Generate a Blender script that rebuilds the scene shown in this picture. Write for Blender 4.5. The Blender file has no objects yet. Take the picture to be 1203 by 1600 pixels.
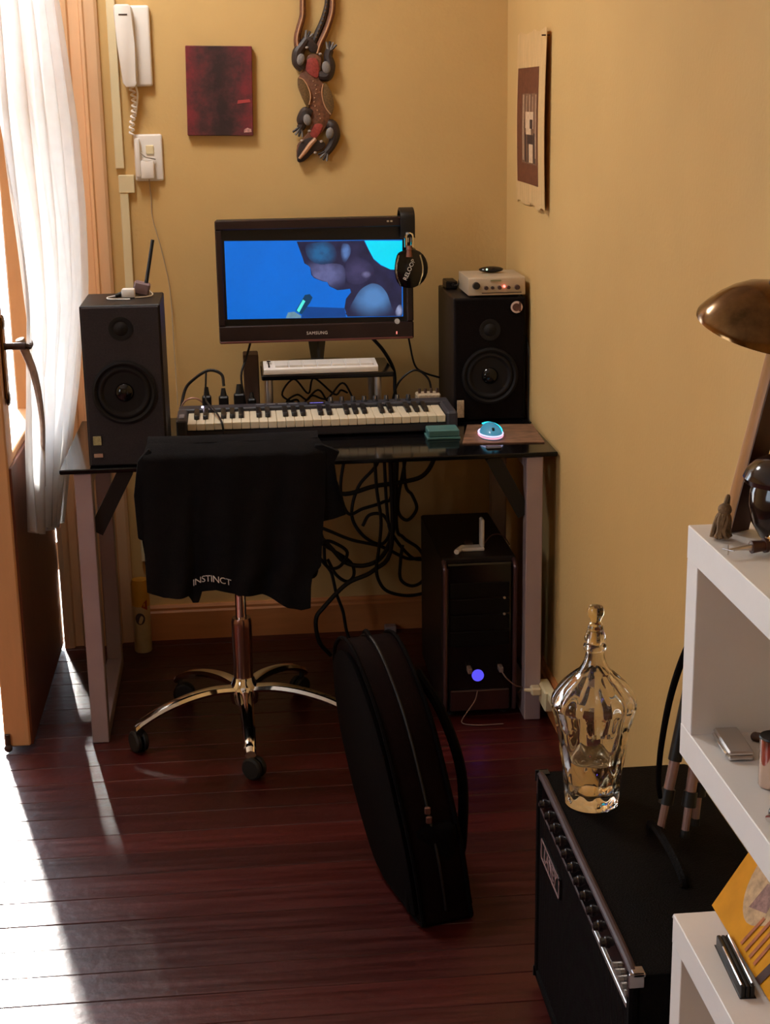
import bpy, bmesh, math, random
from mathutils import Vector, Matrix
R = random.Random(7)
SC = bpy.context.scene
COL = SC.collection
PI = math.pi

# ------------------------------------------------------------------ camera
cd = bpy.data.cameras.new('camera')
cam = bpy.data.objects.new('camera', cd)
COL.objects.link(cam)
cd.sensor_fit = 'HORIZONTAL'
cd.sensor_width = 36.0
cd.lens = 2378.75 / 1203 * 36.0
cd.clip_start = 0.05
_r = Vector((0.99492753, -0.09946432, -0.01503535))
_u = Vector((0.04062328, 0.2605354, 0.96460928))
_f = Vector((0.09202696, 0.96032711, -0.2632544))
cam.matrix_world = Matrix(((_r.x, _u.x, -_f.x, 0.4553), (_r.y, _u.y, -_f.y, -3.7971), (_r.z, _u.z, -_f.z, 1.6459), (0, 0, 0, 1)))
SC.camera = cam

# ------------------------------------------------------------------ sky, sun, exposure
w = bpy.data.worlds.new('sky')
SC.world = w
w.use_nodes = True
bg = w.node_tree.nodes['Background']
bg.inputs[0].default_value = (0.74, 0.87, 1.0, 1)
bg.inputs[1].default_value = 9.0

sd = bpy.data.lights.new('sun', 'SUN')
sd.energy = 24.0
sd.angle = math.radians(5.0)
sd.color = (1.0, 0.95, 0.88)
sun = bpy.data.objects.new('sun', sd)
COL.objects.link(sun)
sun.rotation_euler = Vector((0.22, -1.0, -0.44)).to_track_quat('-Z', 'Y').to_euler()

pd = bpy.data.lights.new('doorway_portal', 'AREA')
pd.shape = 'RECTANGLE'
pd.size, pd.size_y = 1.3, 2.5
pd.cycles.is_portal = True
portal = bpy.data.objects.new('doorway_portal', pd)
COL.objects.link(portal)
portal.location = (-0.78, 0.90, 1.25)
portal.rotation_euler = Vector((0, -1, 0)).to_track_quat('-Z', 'Z').to_euler()

cl = bpy.data.lights.new('overhead_fill', 'AREA')  # added overhead fill standing in for ceiling bounce, no fitting there
cl.shape = 'DISK'
cl.size = 0.45
cl.energy = 27.0
cl.color = (1.0, 0.97, 0.92)
clo = bpy.data.objects.new('overhead_fill', cl)
COL.objects.link(clo)
clo.location = (-0.10, 0.05, 2.90)

pw2 = bpy.data.lights.new('added_window_portal', 'AREA')  # portal of the added, unseen left window
pw2.shape = 'RECTANGLE'
pw2.size, pw2.size_y = 1.3, 1.3
pw2.cycles.is_portal = True
pwo = bpy.data.objects.new('added_window_portal', pw2)
COL.objects.link(pwo)
pwo.location = (-2.11, -2.75, 1.6)
pwo.rotation_euler = Vector((1, 0, 0)).to_track_quat('-Z', 'Y').to_euler()

SC.view_settings.view_transform = 'Standard'
SC.view_settings.look = 'None'
SC.view_settings.gamma = 1.0
SC.view_settings.use_curve_mapping = False
SC.view_settings.exposure = 0.0
SC.cycles.max_bounces = 14
SC.cycles.diffuse_bounces = 8
SC.cycles.glossy_bounces = 6
SC.cycles.transmission_bounces = 12
SC.cycles.transparent_max_bounces = 12
SC.cycles.caustics_reflective = False
SC.cycles.sample_clamp_indirect = 6.0


# ------------------------------------------------------------------ materials
def s2l(c):
    return tuple(((v / 255) / 12.92 if v <= 10 else (((v / 255) + 0.055) / 1.055) ** 2.4) for v in c)


MATS = {}


def mat(name, col, rough=0.5, metal=0.0, var=0.0, scale=(8, 8, 8), bump=0.0, bscale=60, spec=0.5, emit=None, estr=0.0,
        trans=0.0, ior=1.45, rvar=0.0, coat=0.0, objrand=0.0):
    """principled material with procedural colour, roughness and relief variation"""
    if name in MATS:
        return MATS[name]
    m = bpy.data.materials.new(name)
    m.use_nodes = True
    nt = m.node_tree
    N, Lk = nt.nodes, nt.links
    b = N['Principled BSDF']
    b.inputs['Base Color'].default_value = (*col, 1)
    b.inputs['Roughness'].default_value = rough
    b.inputs['Metallic'].default_value = metal
    b.inputs['IOR'].default_value = ior
    b.inputs['Specular IOR Level'].default_value = spec
    b.inputs['Transmission Weight'].default_value = trans
    b.inputs['Coat Weight'].default_value = coat
    if emit:
        b.inputs['Emission Color'].default_value = (*emit, 1)
        b.inputs['Emission Strength'].default_value = estr
    tc = N.new('ShaderNodeTexCoord')
    mp = N.new('ShaderNodeMapping')
    mp.inputs['Scale'].default_value = scale
    Lk.new(tc.outputs['Object'], mp.inputs['Vector'])
    if var or rvar or objrand:
        no = N.new('ShaderNodeTexNoise')
        no.inputs['Scale'].default_value = 1.0
        no.inputs['Detail'].default_value = 6
        no.inputs['Roughness'].default_value = 0.6
        Lk.new(mp.outputs[0], no.inputs['Vector'])
        mr = N.new('ShaderNodeMapRange')
        mr.inputs['From Min'].default_value = 0.28
        mr.inputs['From Max'].default_value = 0.72
        mr.inputs['To Min'].default_value = 1 - var
        mr.inputs['To Max'].default_value = 1 + var
        Lk.new(no.outputs[0], mr.inputs[0])
        val = mr.outputs[0]
        if objrand:
            oi = N.new('ShaderNodeObjectInfo')
            m2 = N.new('ShaderNodeMapRange')
            m2.inputs['To Min'].default_value = 1 - objrand
            m2.inputs['To Max'].default_value = 1 + objrand
            Lk.new(oi.outputs['Random'], m2.inputs[0])
            mu = N.new('ShaderNodeMath')
            mu.operation = 'MULTIPLY'
            Lk.new(val, mu.inputs[0])
            Lk.new(m2.outputs[0], mu.inputs[1])
            val = mu.outputs[0]
        mx = N.new('ShaderNodeVectorMath')
        mx.operation = 'SCALE'
        mx.inputs[0].default_value = col
        Lk.new(val, mx.inputs['Scale'])
        Lk.new(mx.outputs[0], b.inputs['Base Color'])
        if rvar:
            m3 = N.new('ShaderNodeMapRange')
            m3.inputs['From Min'].default_value = 0.3
            m3.inputs['From Max'].default_value = 0.7
            m3.inputs['To Min'].default_value = max(0.02, rough - rvar)
            m3.inputs['To Max'].default_value = rough + rvar
            Lk.new(no.outputs[0], m3.inputs[0])
            Lk.new(m3.outputs[0], b.inputs['Roughness'])
    if bump:
        n2 = N.new('ShaderNodeTexNoise')
        n2.inputs['Scale'].default_value = bscale
        n2.inputs['Detail'].default_value = 4
        Lk.new(tc.outputs['Object'], n2.inputs['Vector'])
        bp = N.new('ShaderNodeBump')
        bp.inputs['Strength'].default_value = bump
        bp.inputs['Distance'].default_value = 0.004
        Lk.new(n2.outputs[0], bp.inputs['Height'])
        Lk.new(bp.outputs[0], b.inputs['Normal'])
    MATS[name] = m
    return m


M_WALL = mat('wall_paint', (0.62, 0.410, 0.162), 0.75, var=0.05, scale=(2, 2, 2), bump=0.15, bscale=90)
M_CEIL = mat('ceiling_paint', (0.86, 0.83, 0.76), 0.8, var=0.03)
M_FLOOR = mat('red_floorboard', (0.046, 0.0046, 0.0036), 0.36, var=0.42, scale=(2.5, 55, 55), bump=0.3, bscale=35, rvar=0.08, objrand=0.28)
M_SUB = mat('floor_gap', (0.012, 0.004, 0.003), 0.8, var=0.2)
M_BASEB = mat('orange_baseboard', (0.52, 0.20, 0.065), 0.5, var=0.12, scale=(4, 30, 30), bump=0.1)
M_CASING = mat('peach_paint', (0.76, 0.50, 0.30), 0.5, var=0.06, scale=(20, 20, 3), bump=0.1)
M_TRIM = mat('orange_paint', (0.72, 0.40, 0.19), 0.5, var=0.08, scale=(20, 20, 3), bump=0.12)
M_PANEL_SHADE = mat('door_panel_in_shade', (0.16, 0.055, 0.035), 0.45, var=0.12, scale=(20, 20, 3), bump=0.1)  # orange door paint with the room side's shade put into the colour
M_CREAM = mat('cream_plastic', (0.76, 0.66, 0.42), 0.45, var=0.04)
M_WHITE = mat('white_plastic', (0.80, 0.76, 0.72), 0.4, var=0.04)
M_SHELF = mat('white_laminate', (0.80, 0.78, 0.77), 0.45, var=0.03, bump=0.05, bscale=120)
M_BLACK = mat('black_plastic', (0.0054, 0.0045, 0.0049), 0.45, var=0.15, bump=0.05, bscale=150)
M_GLOSS = mat('glossy_black', (0.005, 0.004, 0.0045), 0.12, var=0.1, rvar=0.03)
M_GLASSTOP = mat('black_glass', (0.0036, 0.003, 0.0036), 0.10, var=0.1, rvar=0.02, spec=0.3)
M_CAB = mat('black_ash_veneer', (0.0135, 0.0095, 0.009), 0.45, var=0.3, scale=(60, 60, 4), bump=0.15, spec=0.2)
M_GRILLE = mat('grille_cloth', (0.030, 0.024, 0.029), 0.85, var=0.25, scale=(300, 300, 300), bump=0.3, bscale=700)
M_CONE = mat('speaker_cone', (0.0112, 0.0096, 0.0104), 0.6, var=0.2, spec=0.25)
M_RING = mat('speaker_ring', (0.008, 0.007, 0.008), 0.55, var=0.1, spec=0.25)
M_LEG = mat('pinkish_silver_paint', (0.44, 0.345, 0.37), 0.42, metal=0.25, var=0.06, rvar=0.05)
M_SILVER = mat('brushed_silver', (0.60, 0.56, 0.54), 0.3, metal=0.9, var=0.05)
M_CHROME = mat('chrome', (0.82, 0.80, 0.78), 0.07, metal=1.0, rvar=0.03, var=0.03)
M_RUBBER = mat('black_rubber', (0.005, 0.0045, 0.005), 0.6, var=0.2)
M_SHIRT = mat('black_cotton', (0.0046, 0.0038, 0.0049), 0.9, var=0.25, scale=(30, 30, 30), bump=0.4, bscale=400, spec=0.2)
M_PRINT = mat('white_print', (0.72, 0.66, 0.62), 0.8, var=0.15, scale=(200, 200, 200))
M_NYLON = mat('black_nylon', (0.0026, 0.0014, 0.0015), 0.75, var=0.3, scale=(60, 60, 60), bump=0.4, bscale=500, spec=0.06)
M_NYLON2 = mat('dark_red_black_webbing', (0.0060, 0.0020, 0.0020), 0.7, var=0.3, scale=(100, 100, 100), bump=0.3, bscale=700, spec=0.06)
M_TOLEX = mat('black_tolex', (0.0028, 0.0018, 0.0018), 0.6, var=0.3, scale=(80, 80, 80), bump=0.6, bscale=350, spec=0.06)
M_PIPING = mat('mauve_piping', (0.042, 0.018, 0.021), 0.5, var=0.1)
M_WKEY = mat('ivory_key', (0.80, 0.70, 0.52), 0.3, var=0.04)
M_BKEY = mat('black_key', (0.012, 0.010, 0.010), 0.3, var=0.1)
M_KCASE = mat('keyboard_case', (0.040, 0.038, 0.048), 0.5, var=0.1)
M_TEAL = mat('teal_card', (0.06, 0.17, 0.17), 0.6, var=0.15)
M_YELLOW = mat('yellow_plastic', (0.75, 0.42, 0.05), 0.4, var=0.08)
M_BROWN = mat('dark_brown_card', (0.085, 0.045, 0.030), 0.6, var=0.2)
M_TAN = mat('tan_label', (0.55, 0.42, 0.28), 0.6, var=0.3, scale=(150, 150, 150))
M_PAPYRUS = mat('papyrus', (0.66, 0.44, 0.20), 0.8, var=0.14, scale=(30, 90, 12), bump=0.3, bscale=160)
M_REDBR = mat('red_brown_print', (0.150, 0.044, 0.018), 0.7, var=0.25, scale=(20, 40, 60))
M_DKPRINT = mat('dark_print', (0.050, 0.025, 0.020), 0.7, var=0.3, scale=(90, 90, 90))
M_LTPRINT = mat('light_print', (0.66, 0.47, 0.30), 0.7, var=0.2, scale=(90, 90, 90))
M_WOOD = mat('honey_wood', (0.46, 0.22, 0.075), 0.4, var=0.2, scale=(60, 60, 6), bump=0.1)
M_DWOOD_SHADE = mat('dark_wood_and_arm_shade', (0.055, 0.016, 0.010), 0.35, var=0.2, scale=(40, 40, 6))  # wood tone; on the lamp arm it stands in for shade
M_BRONZE = mat('polished_bronze', (0.15, 0.080, 0.032), 0.16, metal=1.0, var=0.6, scale=(24, 24, 24))
M_POT = mat('dark_glaze', (0.0168, 0.0072, 0.006), 0.12, var=0.2)
M_ROPE = mat('brown_rope', (0.20, 0.125, 0.065), 0.85, var=0.4, scale=(150, 150, 150), bump=0.4, bscale=400)
M_CORD = mat('black_cord', (0.006, 0.004, 0.004), 0.55, var=0.15)
M_WCORD = mat('grey_cord', (0.42, 0.33, 0.22), 0.6, var=0.1)
M_GOLDSCR = mat('yellow_cover', (0.62, 0.27, 0.012), 0.7, var=0.18, scale=(12, 12, 12), spec=0.12)


def emit_mat(name, col, strength=1.0, var=0.0, scale=(20, 20, 20), base=(0.005, 0.005, 0.006)):
    m = bpy.data.materials.new(name)
    m.use_nodes = True
    nt = m.node_tree
    N, Lk = nt.nodes, nt.links
    b = N['Principled BSDF']
    b.inputs['Base Color'].default_value = (*base, 1)
    b.inputs['Roughness'].default_value = 0.35
    b.inputs['Emission Strength'].default_value = strength
    b.inputs['Emission Color'].default_value = (*col, 1)
    if var:
        tc = N.new('ShaderNodeTexCoord')
        mp = N.new('ShaderNodeMapping')
        mp.inputs['Scale'].default_value = scale
        no = N.new('ShaderNodeTexNoise')
        no.inputs['Scale'].default_value = 1
        no.inputs['Detail'].default_value = 5
        mr = N.new('ShaderNodeMapRange')
        mr.inputs['From Min'].default_value = 0.3
        mr.inputs['From Max'].default_value = 0.7
        mr.inputs['To Min'].default_value = 1 - var
        mr.inputs['To Max'].default_value = 1 + var
        sc = N.new('ShaderNodeVectorMath')
        sc.operation = 'SCALE'
        sc.inputs[0].default_value = col
        Lk.new(tc.outputs['Object'], mp.inputs[0])
        Lk.new(mp.outputs[0], no.inputs['Vector'])
        Lk.new(no.outputs[0], mr.inputs[0])
        Lk.new(mr.outputs[0], sc.inputs['Scale'])
        Lk.new(sc.outputs[0], b.inputs['Emission Color'])
    return m


def glass_mat(name, col=(1, 1, 1), rough=0.0, ior=1.45):
    """clear glass that lets light through for lamps and sun as thin glazing does"""
    m = bpy.data.materials.new(name)
    m.use_nodes = True
    b = m.node_tree.nodes['Principled BSDF']
    b.inputs['Base Color'].default_value = (*col, 1)
    b.inputs['Roughness'].default_value = rough
    b.inputs['IOR'].default_value = ior
    b.inputs['Transmission Weight'].default_value = 1.0
    return m


def pane_mat():
    m = bpy.data.materials.new('window_glass')
    m.use_nodes = True
    nt = m.node_tree
    N, Lk = nt.nodes, nt.links
    out = N['Material Output']
    tr = N.new('ShaderNodeBsdfTransparent')
    gl = N.new('ShaderNodeBsdfGlossy')
    gl.inputs['Roughness'].default_value = 0.02
    mx = N.new('ShaderNodeMixShader')
    mx.inputs[0].default_value = 0.06
    Lk.new(tr.outputs[0], mx.inputs[1])
    Lk.new(gl.outputs[0], mx.inputs[2])
    Lk.new(mx.outputs[0], out.inputs[0])
    return m


def curtain_mat():
    m = bpy.data.materials.new('sheer_white_cloth')
    m.use_nodes = True
    nt = m.node_tree
    N, Lk = nt.nodes, nt.links
    out = N['Material Output']
    df = N.new('ShaderNodeBsdfDiffuse')
    tl = N.new('ShaderNodeBsdfTranslucent')
    tr = N.new('ShaderNodeBsdfTransparent')
    no = N.new('ShaderNodeTexNoise')
    tc = N.new('ShaderNodeTexCoord')
    no.inputs['Scale'].default_value = 25
    Lk.new(tc.outputs['Object'], no.inputs['Vector'])
    mr = N.new('ShaderNodeMapRange')
    mr.inputs['To Min'].default_value = 0.72
    mr.inputs['To Max'].default_value = 0.86
    Lk.new(no.outputs[0], mr.inputs[0])
    cc = N.new('ShaderNodeCombineColor')
    for i in range(3):
        Lk.new(mr.outputs[0], cc.inputs[i])
    Lk.new(cc.outputs[0], df.inputs[0])
    Lk.new(cc.outputs[0], tl.inputs[0])
    m1 = N.new('ShaderNodeMixShader')
    m1.inputs[0].default_value = 0.6
    Lk.new(df.outputs[0], m1.inputs[1])
    Lk.new(tl.outputs[0], m1.inputs[2])
    m2 = N.new('ShaderNodeMixShader')
    m2.inputs[0].default_value = 0.10
    Lk.new(m1.outputs[0], m2.inputs[1])
    Lk.new(tr.outputs[0], m2.inputs[2])
    Lk.new(m2.outputs[0], out.inputs[0])
    return m


M_PANE = pane_mat()
M_CURT = curtain_mat()
M_GLASS = glass_mat('clear_cut_glass', (0.97, 0.94, 0.88))
M_LIQ = glass_mat('amber_liquid', (0.95, 0.84, 0.66), ior=1.33)


# ------------------------------------------------------------------ geometry helpers
def catmull(pts, sub=6, closed=False):
    P = [Vector(p) for p in pts]
    n = len(P)
    if n < 3:
        return P
    out = []
    rng = range(n) if closed else range(n - 1)
    for i in rng:
        p1, p2 = P[i], P[(i + 1) % n]
        p0 = P[i - 1] if (closed or i > 0) else p1 * 2 - p2
        p3 = P[(i + 2) % n] if (closed or i < n - 2) else p2 * 2 - p1
        for k in range(sub):
            t = k / sub
            out.append(0.5 * ((2 * p1) + (p2 - p0) * t + (2 * p0 - 5 * p1 + 4 * p2 - p3) * t * t + (3 * p1 - p0 - 3 * p2 + p3) * t ** 3))
    if not closed:
        out.append(P[-1])
    return out


class MB:
    def __init__(self):
        self.bm = bmesh.new()

    def add(self, verts, faces):
        vs = [self.bm.verts.new(v) for v in verts]
        for f in faces:
            try:
                self.bm.faces.new([vs[i] for i in f])
            except ValueError:
                pass
        return self

    def box(self, x0, x1, y0, y1, z0, z1, bev=0.0, M=None, seg=1):
        b = bmesh.new()
        v = [b.verts.new(p) for p in ((x0, y0, z0), (x1, y0, z0), (x1, y1, z0), (x0, y1, z0), (x0, y0, z1), (x1, y0, z1), (x1, y1, z1), (x0, y1, z1))]
        for f in ((3, 2, 1, 0), (4, 5, 6, 7), (0, 1, 5, 4), (1, 2, 6, 5), (2, 3, 7, 6), (3, 0, 4, 7)):
            b.faces.new([v[i] for i in f])
        if bev:
            bmesh.ops.bevel(b, geom=b.edges[:], offset=bev, segments=seg, affect='EDGES', profile=0.5)
        if M is not None:
            bmesh.ops.transform(b, matrix=M, verts=b.verts[:])
        self.merge(b)
        return self

    def merge(self, b):
        me = bpy.data.meshes.new('tmp')
        b.to_mesh(me)
        b.free()
        self.bm.from_mesh(me)
        bpy.data.meshes.remove(me)

    def cyl(self, p0, p1, r0, r1=None, n=16, cap=True):
        r1 = r0 if r1 is None else r1
        p0, p1 = Vector(p0), Vector(p1)
        q = (p1 - p0).to_track_quat('Z', 'Y')
        a = [p0 + q @ Vector((r0 * math.cos(2 * PI * i / n), r0 * math.sin(2 * PI * i / n), 0)) for i in range(n)]
        c = [p1 + q @ Vector((r1 * math.cos(2 * PI * i / n), r1 * math.sin(2 * PI * i / n), 0)) for i in range(n)]
        F = [(i, (i + 1) % n, n + (i + 1) % n, n + i) for i in range(n)]
        if cap:
            F += [tuple(range(n - 1, -1, -1)), tuple(range(n, 2 * n))]
        return self.add(a + c, F)

    def tube(self, pts, r, n=7, smooth=6, closed=False):
        """r is one radius, or a list that is stretched along the path"""
        P = catmull(pts, smooth, closed) if smooth else [Vector(p) for p in pts]
        m = len(P)
        rings, last = [], None
        for i, p in enumerate(P):
            a = P[i - 1] if (i or closed) else p
            c = P[(i + 1) % m] if (i < m - 1 or closed) else p
            t = (c - a).normalized()
            if last is None:
                last = t.orthogonal().normalized()
            nx = (last - t * last.dot(t))
            nx = nx.normalized() if nx.length > 1e-6 else t.orthogonal().normalized()
            last = nx
            ny = t.cross(nx)
            rr = r if not isinstance(r, (list, tuple)) else None
            if rr is None:
                s = i / max(1, m - 1) * (len(r) - 1)
                k = min(int(s), len(r) - 2)
                rr = r[k] + (r[k + 1] - r[k]) * (s - k)
            rings.append([p + (nx * math.cos(2 * PI * k / n) + ny * math.sin(2 * PI * k / n)) * rr for k in range(n)])
        V = [v for g in rings for v in g]
        F = []
        for i in range(m if closed else m - 1):
            j = (i + 1) % m
            F += [(i * n + k, i * n + (k + 1) % n, j * n + (k + 1) % n, j * n + k) for k in range(n)]
        if not closed:
            F += [tuple(range(n - 1, -1, -1)), tuple(range((m - 1) * n, m * n))]
        return self.add(V, F)

    def lathe(self, prof, c=(0, 0, 0), n=32, axis=None, ripple=0.0, lobes=0, zr=(0, 1)):
        c = Vector(c)
        q = axis.to_track_quat('Z', 'Y') if axis is not None else None
        V, F = [], []
        for (r, z) in prof:
            for i in range(n):
                a = 2 * PI * i / n
                k = 1.0
                if lobes and zr[0] < z < zr[1]:
                    k = 1 + ripple * (abs(math.sin(lobes * a / 2 + (z - zr[0]) * 40)) - 0.5)
                v = Vector((r * k * math.cos(a), r * k * math.sin(a), z))
                V.append(c + (q @ v if q else v))
        m = len(prof)
        for j in range(m - 1):
            F += [(j * n + i, j * n + (i + 1) % n, (j + 1) * n + (i + 1) % n, (j + 1) * n + i) for i in range(n)]
        if prof[0][0] > 1e-5:
            F.append(tuple(range(n - 1, -1, -1)))
        if prof[-1][0] > 1e-5:
            F.append(tuple(range((m - 1) * n, m * n)))
        self.add(V, F)
        bmesh.ops.remove_doubles(self.bm, verts=self.bm.verts[:], dist=1e-6)
        return self

    def ball(self, c, r, n=16, m=10):
        r = (r, r, r) if not isinstance(r, (tuple, list)) else r
        b = bmesh.new()
        bmesh.ops.create_uvsphere(b, u_segments=n, v_segments=m, radius=1)
        bmesh.ops.transform(b, matrix=Matrix.Translation(c) @ Matrix.Diagonal((*r, 1)), verts=b.verts[:])
        self.merge(b)
        return self

    def prism(self, poly, fn0, fn1):
        """poly of 2D points; fn0 and fn1 place its two ends in space"""
        n = len(poly)
        return self.add([fn0(p) for p in poly] + [fn1(p) for p in poly],
                        [tuple(range(n - 1, -1, -1)), tuple(range(n, 2 * n))] + [(i, (i + 1) % n, n + (i + 1) % n, n + i) for i in range(n)])

    def build(self, name, m, parent=None, bevel=0.0, seg=2, ang=35):
        bm = self.bm
        bmesh.ops.remove_doubles(bm, verts=bm.verts[:], dist=1e-6)
        if bevel:
            ed = [e for e in bm.edges if len(e.link_faces) == 2 and e.calc_face_angle(0) > 0.6]
            bmesh.ops.bevel(bm, geom=ed, offset=bevel, segments=seg, affect='EDGES', profile=0.5, clamp_overlap=True)
        bmesh.ops.recalc_face_normals(bm, faces=bm.faces[:])
        off = wloc(parent)
        if off.length:
            bmesh.ops.translate(bm, verts=bm.verts[:], vec=-off)
        me = bpy.data.meshes.new(name)
        bm.to_mesh(me)
        bm.free()
        for p in me.polygons:
            p.use_smooth = True
        me.set_sharp_from_angle(angle=math.radians(ang))
        me.materials.append(m)
        o = bpy.data.objects.new(name, me)
        COL.objects.link(o)
        if parent:
            o.parent = parent
        return o


def wloc(o):
    v = Vector((0, 0, 0))
    while o is not None:
        v = v + o.location
        o = o.parent
    return v


def tag(o, label, cat, group=None):
    o['label'] = label
    o['category'] = cat
    if group:
        o['group'] = group
    return o


def thing(name, label, cat, loc, group=None):
    o = bpy.data.objects.new(name, None)
    o.empty_display_size = 0.05
    COL.objects.link(o)
    o.location = loc
    return tag(o, label, cat, group)


def structure(o):
    o['kind'] = 'structure'
    return o


def text_mesh(name, s, size, m, parent, M, depth=0.0004, shear=0.0, spacing=1.0, arc=None):
    """flat lettering turned into a mesh and placed by matrix M (text lies in local XY)"""
    cu = bpy.data.curves.new(name, 'FONT')
    cu.body = s
    cu.size = size
    cu.align_x = 'CENTER'
    cu.align_y = 'CENTER'
    cu.extrude = depth
    cu.shear = shear
    cu.space_character = spacing
    cu.resolution_u = 3
    t = bpy.data.objects.new(name, cu)
    COL.objects.link(t)
    dg = bpy.context.evaluated_depsgraph_get()
    dg.update()
    me = bpy.data.meshes.new_from_object(t.evaluated_get(dg))
    bpy.data.objects.remove(t)
    if arc:
        for v in me.vertices:
            v.co.y -= v.co.x ** 2 * arc
    me.transform(Matrix.Translation(-wloc(parent)) @ M)
    me.materials.clear()
    me.materials.append(m)
    o = bpy.data.objects.new(name, me)
    COL.objects.link(o)
    o.parent = parent
    return o


def facing(loc, xdir, ydir):
    x = Vector(xdir).normalized()
    y = Vector(ydir).normalized()
    z = x.cross(y)
    return Matrix(((x.x, y.x, z.x, loc[0]), (x.y, y.y, z.y, loc[1]), (x.z, y.z, z.z, loc[2]), (0, 0, 0, 1)))


# ------------------------------------------------------------------ the room
XL, XR, YB, YF, ZC = -2.0, 1.278, 0.802, -5.2, 2.95
DX0, DX1, DZ = -1.40, -0.118, 2.45     # doorway in the back wall

floor = structure(MB().box(XL - 0.1, XR + 0.1, YF - 0.1, YB + 0.12, -0.12, -0.022).build('floor', M_SUB))
W_PL = 0.0975
y1 = -0.629 + W_PL * 15
row = 0
while y1 > YF:
    y0 = y1 - W_PL + 0.0012
    ya, yb = max(y0, YF), min(y1, YB + 0.1)
    if yb > ya + 0.01:
        xs = [XL]
        x = XL + R.uniform(0.3, 1.5)
        xs.append(x)
        xs.append(XR)
        for a, b in zip(xs[:-1], xs[1:]):
            dz = R.uniform(-0.0012, 0.0)
            MB().box(a + 0.0008, b - 0.0008, ya, yb, -0.022, dz, bev=0.0016).build('plank', M_FLOOR, floor)
    y1 -= W_PL
    row += 1

structure(MB().box(DX1, XR + 0.12, YB, YB + 0.14, -0.1, ZC).box(XL - 0.12, DX0, YB, YB + 0.14, -0.1, ZC).box(DX0, DX1, YB, YB + 0.14, DZ, ZC).build('wall_back', M_WALL))
structure(MB().box(XR, XR + 0.12, YF - 0.1, YB, -0.1, ZC).build('wall_right', M_WALL))
WY0, WY1, WZ0, WZ1 = -3.25, -2.25, 0.95, 2.25     # unseen window added to the left wall for cool fill light
structure(MB().box(XL - 0.12, XL, YF - 0.1, WY0, -0.1, ZC).box(XL - 0.12, XL, WY1, YB, -0.1, ZC).box(XL - 0.12, XL, WY0, WY1, -0.1, WZ0).box(XL - 0.12, XL, WY0, WY1, WZ1, ZC).build('wall_left', M_WALL))
win = structure(MB().box(XL - 0.09, XL - 0.03, WY0, WY0 + 0.05, WZ0, WZ1).box(XL - 0.09, XL - 0.03, WY1 - 0.05, WY1, WZ0, WZ1).box(XL - 0.09, XL - 0.03, WY0, WY1, WZ0, WZ0 + 0.05).box(XL - 0.09, XL - 0.03, WY0, WY1, WZ1 - 0.05, WZ1).box(XL - 0.08, XL - 0.04, -2.77, -2.73, WZ0, WZ1).build('added_window_1', M_TRIM))
MB().box(XL - 0.062, XL - 0.058, WY0 + 0.05, WY1 - 0.05, WZ0 + 0.05, WZ1 - 0.05).build('pane', M_PANE, win)
structure(MB().box(XL - 0.12, XR + 0.12, YF - 0.12, YF, -0.1, ZC).build('wall_front', M_WALL))
structure(MB().box(XL - 0.12, XR + 0.12, YF - 0.12, YB + 0.14, ZC, ZC + 0.1).build('ceiling', M_CEIL))
# balcony slab outside the doorway
structure(MB().box(-6, 5, YB + 0.14, YB + 7, -0.2, -0.03).build('ground', mat('balcony_concrete', (0.80, 0.77, 0.72), 0.8, var=0.1)))

# unseen overhang added to cut the light from the high sky
structure(MB().box(-6, 5, YB + 0.14, YB + 1.7, 3.15, 3.35).build('ceiling_sky_block', mat('sky_block_soffit', (0.75, 0.72, 0.68), 0.8, var=0.05)))


def base_profile(d, h):
    return [(0, 0), (d, 0), (d, h - 0.022), (d * 0.72, h - 0.016), (d * 0.72, h - 0.008), (d * 0.4, h), (0, h)]


structure(MB().prism(base_profile(0.018, 0.112), lambda p: Vector((0.10, YB - p[0], p[1])), lambda p: Vector((XR, YB - p[0], p[1]))).build('baseboard_back', M_BASEB))
structure(MB().prism(base_profile(0.016, 0.112), lambda p: Vector((XR - p[0], YF, p[1])), lambda p: Vector((XR - p[0], YB - 0.018, p[1]))).build('baseboard_right', M_BASEB))

# moulded casing on the right of the doorway
cas = [(-0.118, 0), (-0.118, 0.050), (-0.102, 0.055), (-0.088, 0.050), (-0.084, 0.034), (-0.060, 0.034), (-0.056, 0.046), (-0.044, 0.050), (-0.032, 0.046), (-0.028, 0.030),
       (-0.012, 0.030), (-0.008, 0.042), (0.004, 0.046), (0.014, 0.042), (0.018, 0.026), (0.046, 0.026), (0.050, 0.034), (0.058, 0.034), (0.062, 0.024), (0.090, 0.022), (0.098, 0.014), (0.098, 0)]
structure(MB().prism(cas, lambda p: Vector((p[0], YB - p[1], 0)), lambda p: Vector((p[0], YB - p[1], DZ + 0.12))).build('trim_1', M_CASING, ang=25))
structure(MB().box(DX0 - 0.1, DX0, YB - 0.03, YB, 0, DZ + 0.12, bev=0.004).build('trim_2', M_TRIM))
structure(MB().box(DX0, DX1, YB - 0.03, YB, DZ, DZ + 0.12, bev=0.004).build('trim_3', M_TRIM))
# jamb lining and threshold
structure(MB().box(DX0, DX0 + 0.02, YB, YB + 0.14, 0, DZ).box(DX1 - 0.005, DX1, YB, YB + 0.14, 0, DZ).build('trim_4', M_TRIM))

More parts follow.
